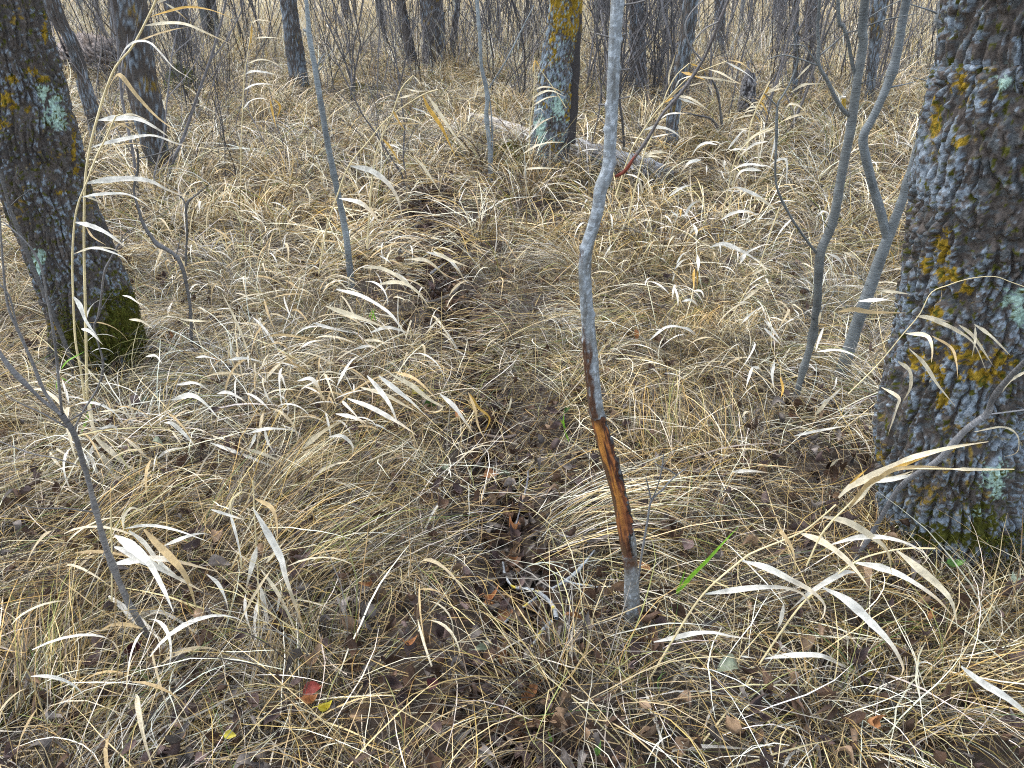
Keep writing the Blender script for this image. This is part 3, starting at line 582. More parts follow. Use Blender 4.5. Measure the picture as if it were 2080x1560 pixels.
# ------------------------------------------------------------------ logs, stump, mossy hummocks
def log(name, label, pts, Yoff, r_, n=160, sides=72, cola=(.42, .39, .36), colb=(.16, .13, .11), split=.35, seed=0, cat='log', flat=1.):
    P = []
    for (u, v), rr in zip(pts, r_):
        p = PZ(u, v, rr * 1.25); P.append([*p, rr])
    C = crom(np.array(P), n); T, N_, B_ = frames(C[:, :3]); th = np.linspace(0, 2 * math.pi, sides + 1)
    D = np.cos(th)[None, :, None] * N_[:, None] + np.sin(th)[None, :, None] * B_[:, None]
    L = np.r_[0, np.cumsum(np.linalg.norm(np.diff(C[:, :3], axis=0), axis=1))]
    q = np.stack([D[..., 0] * .55 + .1 * (fbm(np.stack([D[..., 0], D[..., 2], L[:, None] * 3 + 0 * th[None]], -1), 2) - .5), D[..., 2] * .55, 0 * th[None] + L[:, None] * .10], -1)
    g = fbm(q * 28 + seed, 4) - .5; g2 = fbm(q * 90 + seed, 2) - .5
    rr = C[:, 3][:, None] * (1 + g * split * 2 + g2 * .25)
    tp = np.minimum(np.arange(n) / 9., 1) * np.minimum((n - 1 - np.arange(n)) / 14., 1); rr = rr * (.35 + .65 * np.sqrt(np.clip(tp[:, None] + g * .7, .0, 1)))
    rr[:, -1] = rr[:, 0]
    V = C[:, None, :3] + rr[..., None] * D * [1, 1, flat]
    c = mixc(np.tile(colb, g.shape + (1,)), cola, sstep(-.12, .06, g + g2 * .5)); c = mixc(c, (.14, .10, .07), sstep(.05, .15, fbm(q * 12 + 8, 2) - .5) * .6)
    bl = np.array([C[0, 0], C[0, 1], 0]); root = empty(name, bl)
    obj('log_body', mesh_of(name, (V - bl).reshape(-1, 3), grid_faces(*g.shape), M_log, c.reshape(-1, 3)), root)
    rg = np.random.default_rng(seed)
    for k2 in range(9):   # splinters and lifted shards along the top
        i0 = rg.integers(5, n - 30); sp = C[i0:i0 + 22:3, :3] + [0, -.01, 0] + np.array([0, -.35, .75]) * C[i0, 3] * rg.uniform(.8, 1.1) + np.linspace(0, 1, 8)[:, None] * rg.normal(0, .03, 3)
        v, f, uv = tube(sp, np.linspace(.012, .003, 8) * rg.uniform(.6, 1.3), 5)
        obj('splinter', mesh_of('splinter', v - bl, f, M_log, np.tile(np.array(cola) * rg.uniform(.5, 1.1), (len(v), 1))), root)
    tag(root, label, cat); return root
log('fallen_log', 'bleached fallen log with a bare white upper side behind the mustard-lichened trunk', [(955, 238), (1000, 252), (1045, 270), (1090, 288)], 0, [.05, .07, .075, .07], cola=(.56, .53, .49), colb=(.13, .11, .09), seed=1, split=.42)
log('fallen_log', 'splintered grey rotten log passing behind the stripped sapling', [(1150, 288), (1200, 312), (1260, 332), (1310, 348), (1372, 362)], 0, [.055, .085, .095, .095, .045], cola=(.30, .31, .32), colb=(.09, .08, .075), seed=4, split=.5)
log('fallen_branch', 'short bleached branch piece propped under the log', [(1018, 284), (1040, 300), (1062, 314), (1078, 330)], 0, [.03, .035, .035, .02], n=60, sides=16, cola=(.6, .57, .52), colb=(.25, .2, .16), seed=7, cat='branch')
log('fallen_log', 'old dark-brown log lying beyond the slim leaning trunk', [(140, 108), (175, 112), (210, 118), (240, 126)], 0, [.25, .28, .28, .22], cola=(.30, .25, .22), colb=(.05, .04, .035), seed=9, split=.5)
def hummock(label, u, v, rx, ry, h, seed, cm=(.09, .085, .012)):
    p = PZ(u, v); a = np.linspace(0, 2 * math.pi, 49); rr = np.linspace(0, 1, 14)
    AA, RR = np.meshgrid(a, rr); x = RR * np.cos(AA) * rx; y = RR * np.sin(AA) * ry
    nn = fbm(np.stack([x * 12 + seed, y * 12, x * 0], -1), 4) - .5
    z = h * np.sqrt(np.clip(1 - RR ** 2, 0, 1)) * (1 + nn * 1.1) - .03 + nn * .04
    V = np.stack([x * (1 + nn * .5), y * (1 + nn * .5), z], -1); V[:, -1] = V[:, 0]
    root = empty('mossy_hummock', (p[0], p[1], float(gz(p[0], p[1]))))
    c = mixc(np.tile([.05, .04, .025], nn.shape + (1,)), cm, sstep(-.12, .05, nn))
    obj('soil', mesh_of('hummock_soil', V.reshape(-1, 3), grid_faces(*nn.shape), M_moss, c.reshape(-1, 3)), root)
    rg = np.random.default_rng(seed); n = 2500; i = rg.integers(0, V.reshape(-1, 3).shape[0], n); q = V.reshape(-1, 3)[i] + rg.normal(0, .01, (n, 3)); d = rg.normal(0, .5, (n, 3)) + [0, 0, 1.]; d /= np.linalg.norm(d, axis=1)[:, None]
    s = np.cross(d, rg.normal(size=(n, 3))) * .003; L = rg.uniform(.01, .025, n)[:, None]
    Vv = np.stack([q - s, q + s, q + d * L + s * .3, q + d * L - s * .3], 1).reshape(-1, 3)
    tag(obj('moss', mesh_of('moss_tufts', Vv, np.arange(n * 4).reshape(-1, 4), M_moss, np.repeat(np.array(cm) * rg.uniform(.6, 1.8, (n, 1)), 4, 0)), root), kind='stuff')
    tag(root, label, 'hummock')
hummock('green-gold mossy hump against the foot of the mustard-lichened trunk', 1035, 336, .22, .18, .14, 1)
hummock('dark mossy hump at the thin curving stems beyond the white reeds', 1440, 296, .26, .12, .12, 2, (.10, .075, .015))
hummock('mossy stump-like mound below the dark trunk and reed tip', 375, 205, .28, .25, .35, 3, (.075, .09, .015))
hummock('low mossy lump beyond the arching orange reed leaves', 730, 192, .2, .2, .14, 4)
hummock('small mossy lump in the leaf litter by the bent sapling', 345, 480, .14, .1, .08, 5)
# stump
P = px_axis([(1524, 148, 16), (1521, 170, 28), (1518, 200, 32), (1512, 235, 34), (1509, 262, 36)], PZ(1510, 258)[1]); A = crom(np.c_[P[0], P[1]], 60)
V, h, idv, cyl, D = bark_grid(A[:, :3], A[:, 3], 40, (.03, .12), .03, 33, .2, .1)
c = mixc(np.tile([.045, .04, .04], h.shape + (1,)), (.28, .27, .27), sstep(.3, .7, h) * sstep(.1, .35, V[..., 2]))
bl = np.array([A[0, 0], A[0, 1], 0]); st = empty('broken_stump', bl)
obj('trunk', mesh_of('stump', (V - bl).reshape(-1, 3), grid_faces(*h.shape), M_bark, c.reshape(-1, 3)), st)
v, f, u_ = tube(crom([A[-1, :3] + [-.03, 0, -.1], A[-1, :3] + [-.03, 0, .03], A[-1, :3] + [-.04, 0, .12]], 8), np.linspace(.04, .008, 8), 7)
obj('splinter', mesh_of('stump_splinter', v - bl, f, M_log, np.tile([.2, .19, .19], (len(v), 1))), st)
tag(st, 'charred-looking grey stump with a jagged top behind bright yellow reed leaves', 'stump')
# yellow-stained cut stub by the tall saplings
p = PZ(1715, 275); hgt = 0
q = np.array([[*PY(u, v, p[1]), 0] for u, v in [(1714, 196), (1714, 230), (1716, 278)]])[::-1]; q[:, 3] = .024; q[0][2] = -.03
v, f, u_ = tube(crom(q, 20)[:, :3], .022, 14); n0 = len(v); v = np.vstack([v, [q[-1][:3]]]); cap = np.array([[n0 - 15 + k2, n0 - 14 + k2, n0, n0] for k2 in range(14)])
c = np.tile([.42, .27, .03], (len(v), 1)); c[v[:, 2] < .25] = [.16, .13, .08]; c[-16:] = [.75, .7, .6]
bl = np.array([q[0][0], q[0][1], 0]); V_ = v - bl
me = bpy.data.meshes.new('cut_stub'); me.from_pydata([tuple(x) for x in V_], [], [tuple(x) for x in f] + [tuple(x[:3]) for x in cap]); a = me.attributes.new('col', 'FLOAT_COLOR', 'POINT'); a.data.foreach_set('color', np.c_[c, np.ones(len(c))].astype(np.float32).ravel()); me.materials.append(M_wood)
tag(obj('cut_stub', me, None, tuple(bl)), 'small yellow-stained cut stub with a white top among saplings', 'stub')
# fungus-like pale disc at the foot of the big trunk
MARKS = [((200, 640), 'the leaning furrowed trunk'), ((180, 240), 'the slim dark leaning trunk'), ((300, 300), 'the trunk with a yellow streak'), ((370, 110), 'the dark trunk over the mossy mound'), ((610, 170), 'the pale-fronted straight trunk'), ((700, 40), 'the rust-sided trunk'), ((882, 130), 'the stout grey trunk'),
  ((714, 560), 'the lone slim sapling'), ((994, 340), 'the blue-grey sapling'), ((1110, 320), 'the mustard-lichened trunk'), ((1000, 250), 'the bleached log'), ((1290, 350), 'the splintered grey log'), ((1296, 180), 'the shaggy grey-brown trunk'), ((1365, 280), 'the pale-footed leaning trunk'), ((1440, 296), 'the dark mossy hump'), ((1512, 230), 'the charred stump'),
  ((1583, 75), 'the flared field-edge trunk'), ((1645, 90), 'the very dark trunk'), ((1765, 200), 'the spotted trunk'), ((1614, 215), 'the pole-thin tree'), ((1640, 740), 'the tallest smooth sapling'), ((1720, 720), 'the forked sapling'), ((1920, 950), 'the massive lichened trunk'), ((1287, 1220), 'the stripped sapling foot'), ((1240, 930), 'the orange wound'), ((1190, 620), 'the silvery sapling stem'),
  ((388, 700), 'the bent sapling'), ((285, 1250), 'the crooked sapling foot'), ((130, 850), 'the crooked sapling fork'), ((175, 780), 'the tall reed base'), ((998, 965), 'the orange leaf in the track'), ((1040, 1083), 'the crumpled orange leaf'), ((1090, 1215), 'the curved lichened stick'), ((1010, 886), 'the dark stick across the track'), ((900, 600), 'the hollow of the track'), ((630, 1390), 'the bright red leaf'), ((875, 1388), 'the maroon leaf'), ((525, 1180), 'the upright reed cluster'),
  ((300, 1140), 'the broadest white leaves'), ((780, 820), 'the fanned parallel blades'), ((1480, 1355), 'the flat grey-green leaf'), ((1430, 1150), 'the bright green blade'), ((1720, 1180), 'the sweeping reed arches'), ((1050, 1480), 'the big crumpled leaf'), ((1395, 1105), 'the plum-brown leaf'), ((1935, 1150), 'the dark green leaf'), ((1830, 1340), 'the wide brown leaf')]
def near_what(x, y, z=0.):
    d = np.array([x, y, z]) - CP; dep = d @ Fv; u, v = 1040 + d[0] / dep * FPX, 780 - (d @ Uv) / dep * FPX
    (mu, mv), nm = min(MARKS, key=lambda q: (q[0][0] - u) ** 2 + 2.2 * (q[0][1] - v) ** 2)
    far_ = math.hypot(mu - u, mv - v) > 110
    if abs(mv - v) > abs(mu - u) * .6: r_ = ('well ' if far_ else 'just ') + ('beyond ' if v < mv else 'in front of ')
    else: r_ = 'off ' if far_ else 'beside '
    return r_ + nm
# ------------------------------------------------------------------ thicket shrubs
def shrub_proto(seed, nst=5, h=2.2, spread=.35, twig=3, r0=.008):
    rr = random.Random(seed); stems = []
    for s in range(nst):
        parts = []
        a = rr.uniform(0, 6.28); d = Vector((math.cos(a) * spread * rr.random(), math.sin(a) * spread * rr.random(), 1)).normalized()
        def grow(p, d, ln, r, dep):
            n = 7 if dep else 4; pts = [p]; q = p.copy(); dd = d.copy()
            for k2 in range(n):
                dd = (dd + Vector((rr.gauss(0, .13), rr.gauss(0, .13), rr.gauss(.03, .05)))).normalized(); q = q + dd * ln / n; pts.append(q.copy())
            parts.append(tube(np.array([list(x) for x in pts]), np.linspace(r, r * .4, n + 1), 5 if dep > 1 else 3))
            if dep:
                for t in range(twig + dep):
                    k2 = rr.randint(1, n); a2 = rr.uniform(0, 6.28); nd = (dd * .8 + Vector((math.cos(a2), math.sin(a2), .25)) * rr.uniform(.4, .9)).normalized()
                    grow(pts[k2], nd, ln * rr.uniform(.2, .42), r * .42, dep - 1)
        b = Vector((rr.gauss(0, .09), rr.gauss(0, .09), -.03)); grow(b, d, h * rr.uniform(.6, 1.1), r0 * rr.uniform(.6, 1.3), 2)
        v, f, u = merge(parts); cb = np.array([.085, .08, .08]) * rr.uniform(.6, 2.2)
        stems.append(mesh_of('shrub_stem', v, f, M_shrub, np.tile(cb, (len(v), 1))))
    return stems
protos = []
protos = [shrub_proto(s, n_, h_, sp, tw, r0) for s, n_, h_, sp, tw, r0 in [(1, 5, 2.3, .35, 2, .008), (2, 7, 1.7, .45, 2, .006), (3, 3, 2.8, .25, 3, .011), (4, 4, 1.2, .6, 3, .005), (5, 6, 2.6, .3, 1, .009), (6, 2, 3.0, .2, 3, .014), (7, 3, .7, .6, 3, .0032), (8, 5, .9, .7, 2, .003)]]
rs = random.Random(12)
def shrub_zone(x, y):
    u = 1040 + x / (y * math.cos(TH)) * FPX * .98
    names = [(330, 'behind the leaning furrowed trunk'), (660, 'around the pale-fronted trunk'), (960, 'around the stout grey trunk in the thicket'), (1230, 'around the mustard-lichened trunk'), (1520, 'behind the reed plumes'), (9999, 'behind the forked saplings')]
    for lim, n_ in names:
        if u < lim: return n_
def put_shrub(x, y, k2, sc, near=False):
    root = empty('bare_shrub', (x, y, float(gz(x, y)))); root.rotation_euler[2] = rs.uniform(0, 6.28); root.scale = (sc, sc, sc * rs.uniform(.85, 1.15))
    for me in protos[k2]: obj('stem', me, root)
    small = k2 >= 6; zn = near_what(x, y); kd = 'low dark twiggy shoots' if small else ['five-stemmed', 'dense seven-stemmed', 'slender three-stemmed', 'short spreading', 'upright six-stemmed', 'pole-like two-stemmed'][k2] + (' large' if sc > 1.1 else ' small' if sc < .75 else '') + ' leafless shrub'
    tag(root, f'{kd} {zn}', 'shrub', 'bare shrubs of the thicket')
ns = 0
clusters = [(770, 165, 60), (830, 150, 50), (905, 150, 60), (950, 120, 60), (700, 170, 60), (420, 190, 60), (500, 150, 60), (150, 150, 80), (230, 180, 40), (1200, 190, 40), (1250, 220, 30), (1310, 210, 40), (1340, 200, 40), (1430, 230, 50), (1560, 140, 60), (1600, 200, 50), (1690, 200, 60), (1760, 180, 60), (1830, 150, 50), (1030, 120, 60), (1060, 190, 40), (380, 260, 40)]
for (u, v, su) in clusters:
    for t in range(7):
        uu, v2 = rs.gauss(u, su * .6), rs.gauss(v, 25)
        v2 = max(70, v2); p = PZ(uu, v2); put_shrub(p[0], p[1], rs.choice([0, 1, 2, 3, 4, 5, 1, 4]), rs.uniform(.6, 1.0)); ns += 1
for t in range(130):
    uu, v2 = rs.uniform(0, 1900), rs.uniform(30, 130); p = PZ(uu, v2); put_shrub(p[0], p[1], rs.choice([0, 2, 4, 5, 1]), rs.uniform(.9, 1.5))
for (u, v, k2, sc) in [(470, 330, 6, 1.1), (560, 300, 6, 1.), (590, 420, 6, .9), (640, 470, 7, .6), (930, 330, 6, .9), (880, 380, 6, .8), (450, 260, 7, 1.1), (580, 350, 2, .45), (760, 280, 6, 1.1), (1640, 690, 7, .38), (1655, 720, 7, .35), (1400, 420, 6, .7), (1290, 300, 6, 1.), (60, 560, 7, .6),
                       (1160, 300, 6, 1.), (980, 440, 6, .6), (820, 300, 7, .9), (1500, 690, 6, .5), (1320, 640, 6, .35), (1700, 390, 7, .7), (1330, 330, 7, .8), (500, 250, 2, .5), (455, 300, 2, .5)]:
    p = PZ(u, v); put_shrub(p[0], p[1], k2, sc)

for t in range(46):
    uu, v2 = (rs.uniform(260, 1000), rs.uniform(150, 420)) if t % 3 else (rs.uniform(1150, 1560), rs.uniform(150, 340))
    p = PZ(uu, v2); put_shrub(p[0], p[1], rs.choice([6, 7, 6, 2]), rs.uniform(.7, 1.3) if t % 4 else .5)
# ------------------------------------------------------------------ grass blades in bulk
PAL = np.array([(.66, .52, .27), (.27, .185, .075), (.44, .305, .095), (.26, .24, .185), (.035, .027, .019), (.10, .068, .036), (.93, .87, .71), (.24, .245, .07), (.09, .16, .03)])
def palette(rg, n, w):
    c = PAL[rg.choice(len(PAL), n, p=np.array(w) / np.sum(w))] * rg.uniform(.75, 1.2, (n, 1)) * rg.uniform(.94, 1.06, (n, 3)); return c
def blades(rg, root, az, L, W, el0, curl, segs, c, floor=.003, azd=.3, power=1.3):
    n = len(root); s = np.linspace(0, 1, segs + 1)[None]; sm = (s[:, 1:] + s[:, :-1]) / 2
    el = el0[:, None] - curl[:, None] * sm ** power; aa = az[:, None] + rg.normal(0, azd, n)[:, None] * sm * 2 + rg.normal(0, .05, (n, segs))
    el = el + rg.normal(0, .05, (n, segs)); stp = (L / segs)[:, None]
    d = np.stack([np.cos(el) * np.cos(aa), np.cos(el) * np.sin(aa), np.sin(el)], -1) * stp[..., None]
    P = np.concatenate([np.zeros((n, 1, 3)), np.cumsum(d, 1)], 1) + root[:, None]
    fl = floor + .018 * rg.random(n)[:, None]; P[..., 2] = np.where(P[..., 2] < fl, fl + .15 * np.abs(fl - P[..., 2]) * 0, P[..., 2])
    tn = np.concatenate([d, d[:, -1:]], 1); tn = tn / (np.linalg.norm(tn, axis=-1, keepdims=True) + 1e-9)
    up = rg.normal(0, .55, (n, 1, 3)) + [0, 0, 1.]; sd = np.cross(tn, up); sd /= np.linalg.norm(sd, axis=-1, keepdims=True) + 1e-9
    prof = np.clip(.55 + 1.4 * s, 0, 1) * np.clip((1 - s) * 2.2, .12, 1); wd = W[:, None] * .5 * prof
    V = np.stack([P - sd * wd[..., None], P + sd * wd[..., None]], 2).reshape(-1, 3)
    b = (np.arange(n) * (segs + 1) * 2)[:, None] + (np.arange(segs) * 2)[None]
    F = np.stack([b, b + 1, b + 3, b + 2], -1).reshape(-1, 4)
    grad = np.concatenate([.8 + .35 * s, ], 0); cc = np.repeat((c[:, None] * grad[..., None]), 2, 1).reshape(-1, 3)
    return V, F, cc
def join3(lst):
    V, F, C, o = [], [], [], 0
    for v, f, c in lst: V.append(v); F.append(f + o); C.append(c); o += len(v)
    return np.vstack(V), np.vstack(F), np.vstack(C)
W_STD = [2.8, 2.4, 2.0, 1.8, 2.8, 2.2, 1.6, 1.5, .25]; W_PALE = [4.5, 2, 1.3, 2, .8, .8, 3.5, .4, .0]; W_BROWN = [1.2, 2, 1.2, 2, 5, 3.5, .4, .5, .06]; W_TOP = [4, .5, 1.5, .5, 0, .3, 6, .2, 0]; W_GREEN = [2, 2, 1.5, 1, 1, 1, .5, 3, 1.2]
src = bpy.data.collections.new('grass_sources')
def add_src(nm, data):
    o = bpy.data.objects.new(nm, mesh_of(nm, *data[:2], M_grass, data[2], smooth=True)); src.objects.link(o); return o
def tussock(seed, n=130, R_=.10, L=(.15, .36), W=(.0010, .0024), segs=7, w=W_STD, el=(.55, 1.45), curl=(1.2, 2.9), bias=None):
    rg = np.random.default_rng(seed); a = rg.uniform(0, 6.28, n); rr = R_ * np.sqrt(rg.random(n)); root = np.stack([rr * np.cos(a), rr * np.sin(a), np.full(n, -.01)], 1)
    az = a + rg.normal(0, .5, n) if bias is None else bias + rg.normal(0, .55, n)
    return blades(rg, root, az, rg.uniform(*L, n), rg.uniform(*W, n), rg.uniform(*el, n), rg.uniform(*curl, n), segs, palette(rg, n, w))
def thatch(seed, n=165, R_=.20, L=(.08, .30), W=(.0009, .0023), segs=4, w=W_STD, bias=None, hz=.07):
    rg = np.random.default_rng(seed); a = rg.uniform(0, 6.28, n); rr = R_ * np.sqrt(rg.random(n)); root = np.stack([rr * np.cos(a), rr * np.sin(a), rg.random(n) ** 2 * hz + .004], 1)
    az = rg.uniform(0, 6.28, n) if bias is None else bias + rg.normal(0, .45, n)
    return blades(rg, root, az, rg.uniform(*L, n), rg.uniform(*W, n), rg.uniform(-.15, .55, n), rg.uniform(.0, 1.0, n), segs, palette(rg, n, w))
near_T = [tussock(1), tussock(2, w=W_PALE), tussock(3, 130, w=W_BROWN), tussock(4, 90, L=(.25, .5), curl=(1.6, 2.6)), tussock(5, 90, w=W_GREEN, L=(.12, .3)), tussock(6, 120, bias=0., L=(.25, .5), el=(.3, 1.2), curl=(.9, 2.2)),
          tussock(7, 120, bias=0., w=W_PALE, L=(.2, .45), el=(.3, 1.1), curl=(.8, 2.)), tussock(8, 40, L=(.25, .5), el=(.9, 1.5), curl=(.6, 2.2), W=(.0015, .0028), w=W_PALE)]
near_H = [thatch(11), thatch(12, w=W_BROWN), thatch(13, w=W_PALE, n=120), thatch(14, bias=0.), thatch(15, bias=0., w=W_PALE, n=140), thatch(16, 120, hz=.12, w=W_STD), thatch(17, 150, L=(.05, .18), w=W_BROWN), thatch(18, 26, L=(.18, .45), W=(.0014, .0032), w=W_TOP, hz=.10, segs=7), thatch(19, 22, L=(.15, .4), W=(.0014, .0042), w=W_TOP, hz=.16, segs=7)]
def hank(seed, n=150, w=W_STD, L=(.22, .5), W=(.0010, .0024)):
    rg = np.random.default_rng(seed); root = np.stack([rg.normal(0, .05, n) - .12, rg.normal(0, .075, n), rg.random(n) * .05], 1)
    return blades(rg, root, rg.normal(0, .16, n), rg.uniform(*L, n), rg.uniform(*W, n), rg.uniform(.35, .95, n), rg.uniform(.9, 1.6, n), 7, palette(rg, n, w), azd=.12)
near_H += [hank(51), hank(52, w=W_PALE), hank(53, w=W_BROWN, n=120)]
mid_T = [tussock(31, 75, W=(.0025, .005), L=(.25, .55), el=(.9, 1.5), curl=(.8, 2.4)), tussock(32, 60, W=(.0025, .005), L=(.3, .6), w=W_PALE, el=(.9, 1.5), curl=(.8, 2.4)), tussock(33, 80, W=(.003, .005), w=W_BROWN), tussock(34, 30, W=(.003, .006), w=W_TOP, L=(.3, .6)), thatch(35, 80, W=(.003, .005)), thatch(36, 80, W=(.003, .005), w=W_BROWN), thatch(37, 24, W=(.0035, .0065), w=W_TOP, L=(.25, .6), hz=.15, segs=6), tussock(38, 60, W=(.003, .005), w=W_GREEN, L=(.15, .35))]
far_T = [tussock(21, 60, R_=.2, L=(.25, .55), W=(.005, .010), segs=5), tussock(22, 60, R_=.2, L=(.3, .6), W=(.005, .010), segs=5, w=[4,1,1,1,0,.3,5,.2,0]), tussock(23, 70, R_=.25, L=(.2, .5), W=(.005, .009), segs=5, w=W_BROWN), tussock(24, 60, R_=.2, L=(.4, .9), W=(.003, .007), segs=5, w=[4,1,1,1,0,.3,5,.2,0], el=(1.1, 1.55), curl=(.2, 1.4)), tussock(25, 80, R_=.2, L=(.2, .45), W=(.003, .005), segs=4, w=W_GREEN)]
names = []
for q, dta in enumerate(near_T): add_src(f's{q:02d}_tussock', dta)
for q, dta in enumerate(near_H): add_src(f's{q + len(near_T):02d}_thatch', dta)
for q, dta in enumerate(mid_T): add_src(f's{q + len(near_T) + len(near_H):02d}_mid', dta)
for q, dta in enumerate(far_T): add_src(f's{q + len(near_T) + len(near_H) + len(mid_T):02d}_wide', dta)
NT, NH, NM, NF = len(near_T), len(near_H), len(mid_T), len(far_T)

gn = bpy.data.node_groups.new('scatter', 'GeometryNodeTree')
gn.interface.new_socket('Geometry', in_out='INPUT', socket_type='NodeSocketGeometry'); gn.interface.new_socket('Geometry', in_out='OUTPUT', socket_type='NodeSocketGeometry')
N = gn.nodes; gi = N.new('NodeGroupInput'); go = N.new('NodeGroupOutput'); io = N.new('GeometryNodeInstanceOnPoints'); ci = N.new('GeometryNodeCollectionInfo')
ci.inputs['Collection'].default_value = src; ci.inputs['Separate Children'].default_value = True; ci.inputs['Reset Children'].default_value = True
def na(nm, dt):
    a = N.new('GeometryNodeInputNamedAttribute'); a.data_type = dt; a.inputs['Name'].default_value = nm; return a.outputs['Attribute']
gn.links.new(gi.outputs[0], io.inputs['Points']); gn.links.new(ci.outputs[0], io.inputs['Instance']); io.inputs['Pick Instance'].default_value = True
gn.links.new(na('idx', 'INT'), io.inputs['Instance Index']); gn.links.new(na('rot', 'FLOAT_VECTOR'), io.inputs['Rotation']); gn.links.new(na('scl', 'FLOAT_VECTOR'), io.inputs['Scale'])
gn.links.new(io.outputs[0], go.inputs[0])
def scatter(name, P, idx, rot, scl):
    me = bpy.data.meshes.new(name); me.vertices.add(len(P)); me.vertices.foreach_set('co', P.astype(np.float32).ravel())
    a = me.attributes.new('idx', 'INT', 'POINT'); a.data.foreach_set('value', idx.astype(np.int32))
    a = me.attributes.new('rot', 'FLOAT_VECTOR', 'POINT'); a.data.foreach_set('vector', rot.astype(np.float32).ravel())
    a = me.attributes.new('scl', 'FLOAT_VECTOR', 'POINT'); a.data.foreach_set('vector', scl.astype(np.float32).ravel())
    o = obj(name, me); m = o.modifiers.new('scatter', 'NODES'); m.node_group = gn; return tag(o, kind='stuff')
trunks_xy = [(b1[0], b1[1], .21), (b2[0], b2[1], .20), (b3[0], b3[1], .2), (bh[0], bh[1], .035)]
def wedge(n, y0, y1, marg=1.2, pw_=1.):
    y = y0 + (y1 - y0) * rng.random(int(n * 2.2)) ** pw_; xm = y * .73 + marg; X1 = y1 * .73 + marg
    x = rng.uniform(-1, 1, len(y)) * X1; m = np.abs(x) < xm; x, y = x[m][:n], y[m][:n]
    m = np.ones(len(x), bool)
    for tx, ty, tr in trunks_xy: m &= np.hypot(x - tx, y - ty) > tr
    return x[m], y[m]
def flow(x, y):
    """way the grass lies: away from hummocks, down into the track, with a drift to +x"""
    n1 = noise3(np.stack([x * .9 + 7, y * .9, x * 0], -1)); return (n1 - .5) * 6.0 - .5
def lay(name, n, y0, y1, idxs, ws, dens_path, sc=(.8, 1.25), marg=1.2, tilt=.15, zlift=0., patchy=0., pwid=.2):
    x, y = wedge(n, y0, y1, marg); pdv = path_d(x, y); m = rng.random(len(x)) < np.clip(dens_path + .32 * sstep(1.45, 1.15, y) + (pdv / pwid) ** 2.2, 0, 1)
    if patchy: m &= rng.random(len(x)) < np.clip(1.35 - patchy * 2.0 * (1 - sstep(.30, .52, fbm(np.stack([x * 1.7, y * 1.7 + 3, x * 0 + 2], -1), 2))), .3, 1)
    x, y = x[m], y[m]; n = len(x)
    pn = noise3(np.stack([x * .7, y * .7, x * 0 + 5], -1))
    if y0 < 1: m = (rng.random(len(x)) < np.clip(.62 + .38 * (y - .9) / 1.2, .6, 1)); x, y = x[m], y[m]; n = len(x); pn = 0
    idx = np.array(idxs)[rng.choice(len(idxs), n, p=np.array(ws) / sum(ws))]
    rz = np.where(rng.random(n) < .8, flow(x, y) + rng.normal(0, .35, n), rng.uniform(0, 6.28, n))
    rot = np.stack([rng.normal(0, tilt, n), rng.normal(0, tilt, n), rz], 1); s = rng.uniform(*sc, n)
    scatter(name, np.stack([x, y, gz(x, y) + zlift], 1), idx, rot, np.stack([s, s, s * rng.uniform(.7, 1.15, n)], 1))
lay('grass', 400, .45, 4.4, range(NT), [3.5, 3, 3, 2.5, 1.2, 1.6, 1.4, 2], .0, patchy=.6, pwid=.29)
lay('grass', 1020, .4, 4.4, range(NT, NT + NH), [3, 3, 1.5, 2, 1, 2, 3, 3, 3, 1.2, .8, 1.2], .0, patchy=.5, tilt=.08, pwid=.24)
lay('grass', 420, .4, 4.4, [NT + 6, NT + 5, NT + 1], [3, 1, 1], .04, tilt=.05, pwid=.24)
o = NT + NH
lay('grass', 3300, 4.1, 13, range(o, o + NM), [3, 3, 4, 3, 3, 4, 3, .8], .2, sc=(.9, 1.4), marg=1.6)
o += NM
lay('grass', 5600, 12.3, 34, range(o, o + NF), [3, 3, 3, 2, .5], 1, sc=(.8, 1.3), marg=2)
lay('grass', 5600, 28, 85, range(o, o + NF), [1, 5, .5, 4, .1], 1, sc=(1.2, 2.2), marg=4)

# ------------------------------------------------------------------ leaf litter
LCOL = {'umber': (.115, .068, .042), 'purple': (.135, .092, .080), 'tan': (.28, .185, .11), 'orange': (.36, .17, .07), 'grey': (.20, .17, .145), 'red': (.26, .045, .03), 'yellow': (.5, .42, .05), 'green': (.08, .16, .03), 'sage': (.32, .36, .24), 'maroon': (.07, .018, .02)}
def leaf_geo(seed, L=.06, W=.04, curl=1., nl=8, nw=4, lobed=0.):
    rg = np.random.default_rng(seed); s = np.linspace(0, 1, nl + 1); t = np.linspace(-1, 1, nw + 1)
    prof = np.sin(np.pi * s ** .8) ** .75 * (1 + lobed * .35 * np.sin(s * 19)) * (1 + rg.normal(0, .04, nl + 1)); prof[0] = .04; prof[-1] = .03
    S_, T_ = np.meshgrid(s, t, indexing='ij'); x = (S_ - .5) * L; y = T_ * W / 2 * prof[:, None]
    a, b, c_ = rg.uniform(-1, 1, 3) * curl; z = a * 6 * x ** 2 / L * .6 + (.5 + abs(b)) * curl * np.abs(y) ** 1.5 / math.sqrt(W) * 1.4 + c_ * x * y / L * 1.6
    z = z + (fbm(np.stack([x * 60 + seed, y * 60, x * 0], -1), 2) - .5) * L * .22 * curl
    y = y * (1 - .3 * curl * np.abs(T_)); V = np.stack([x, y, z - z.min() * .3], -1).reshape(-1, 3)
    v2, f2, _ = tube(np.array([[-L * .5, 0, 0], [-L * .65, L * .03, .002], [-L * .8, L * .02, .004]]) + [0, 0, V[nw // 2, 2]], .0008, 3)
    F = grid_faces(nl + 1, nw + 1); return np.vstack([V, v2]), np.vstack([F, f2 + len(V)]), len(V)
leafmesh = {}
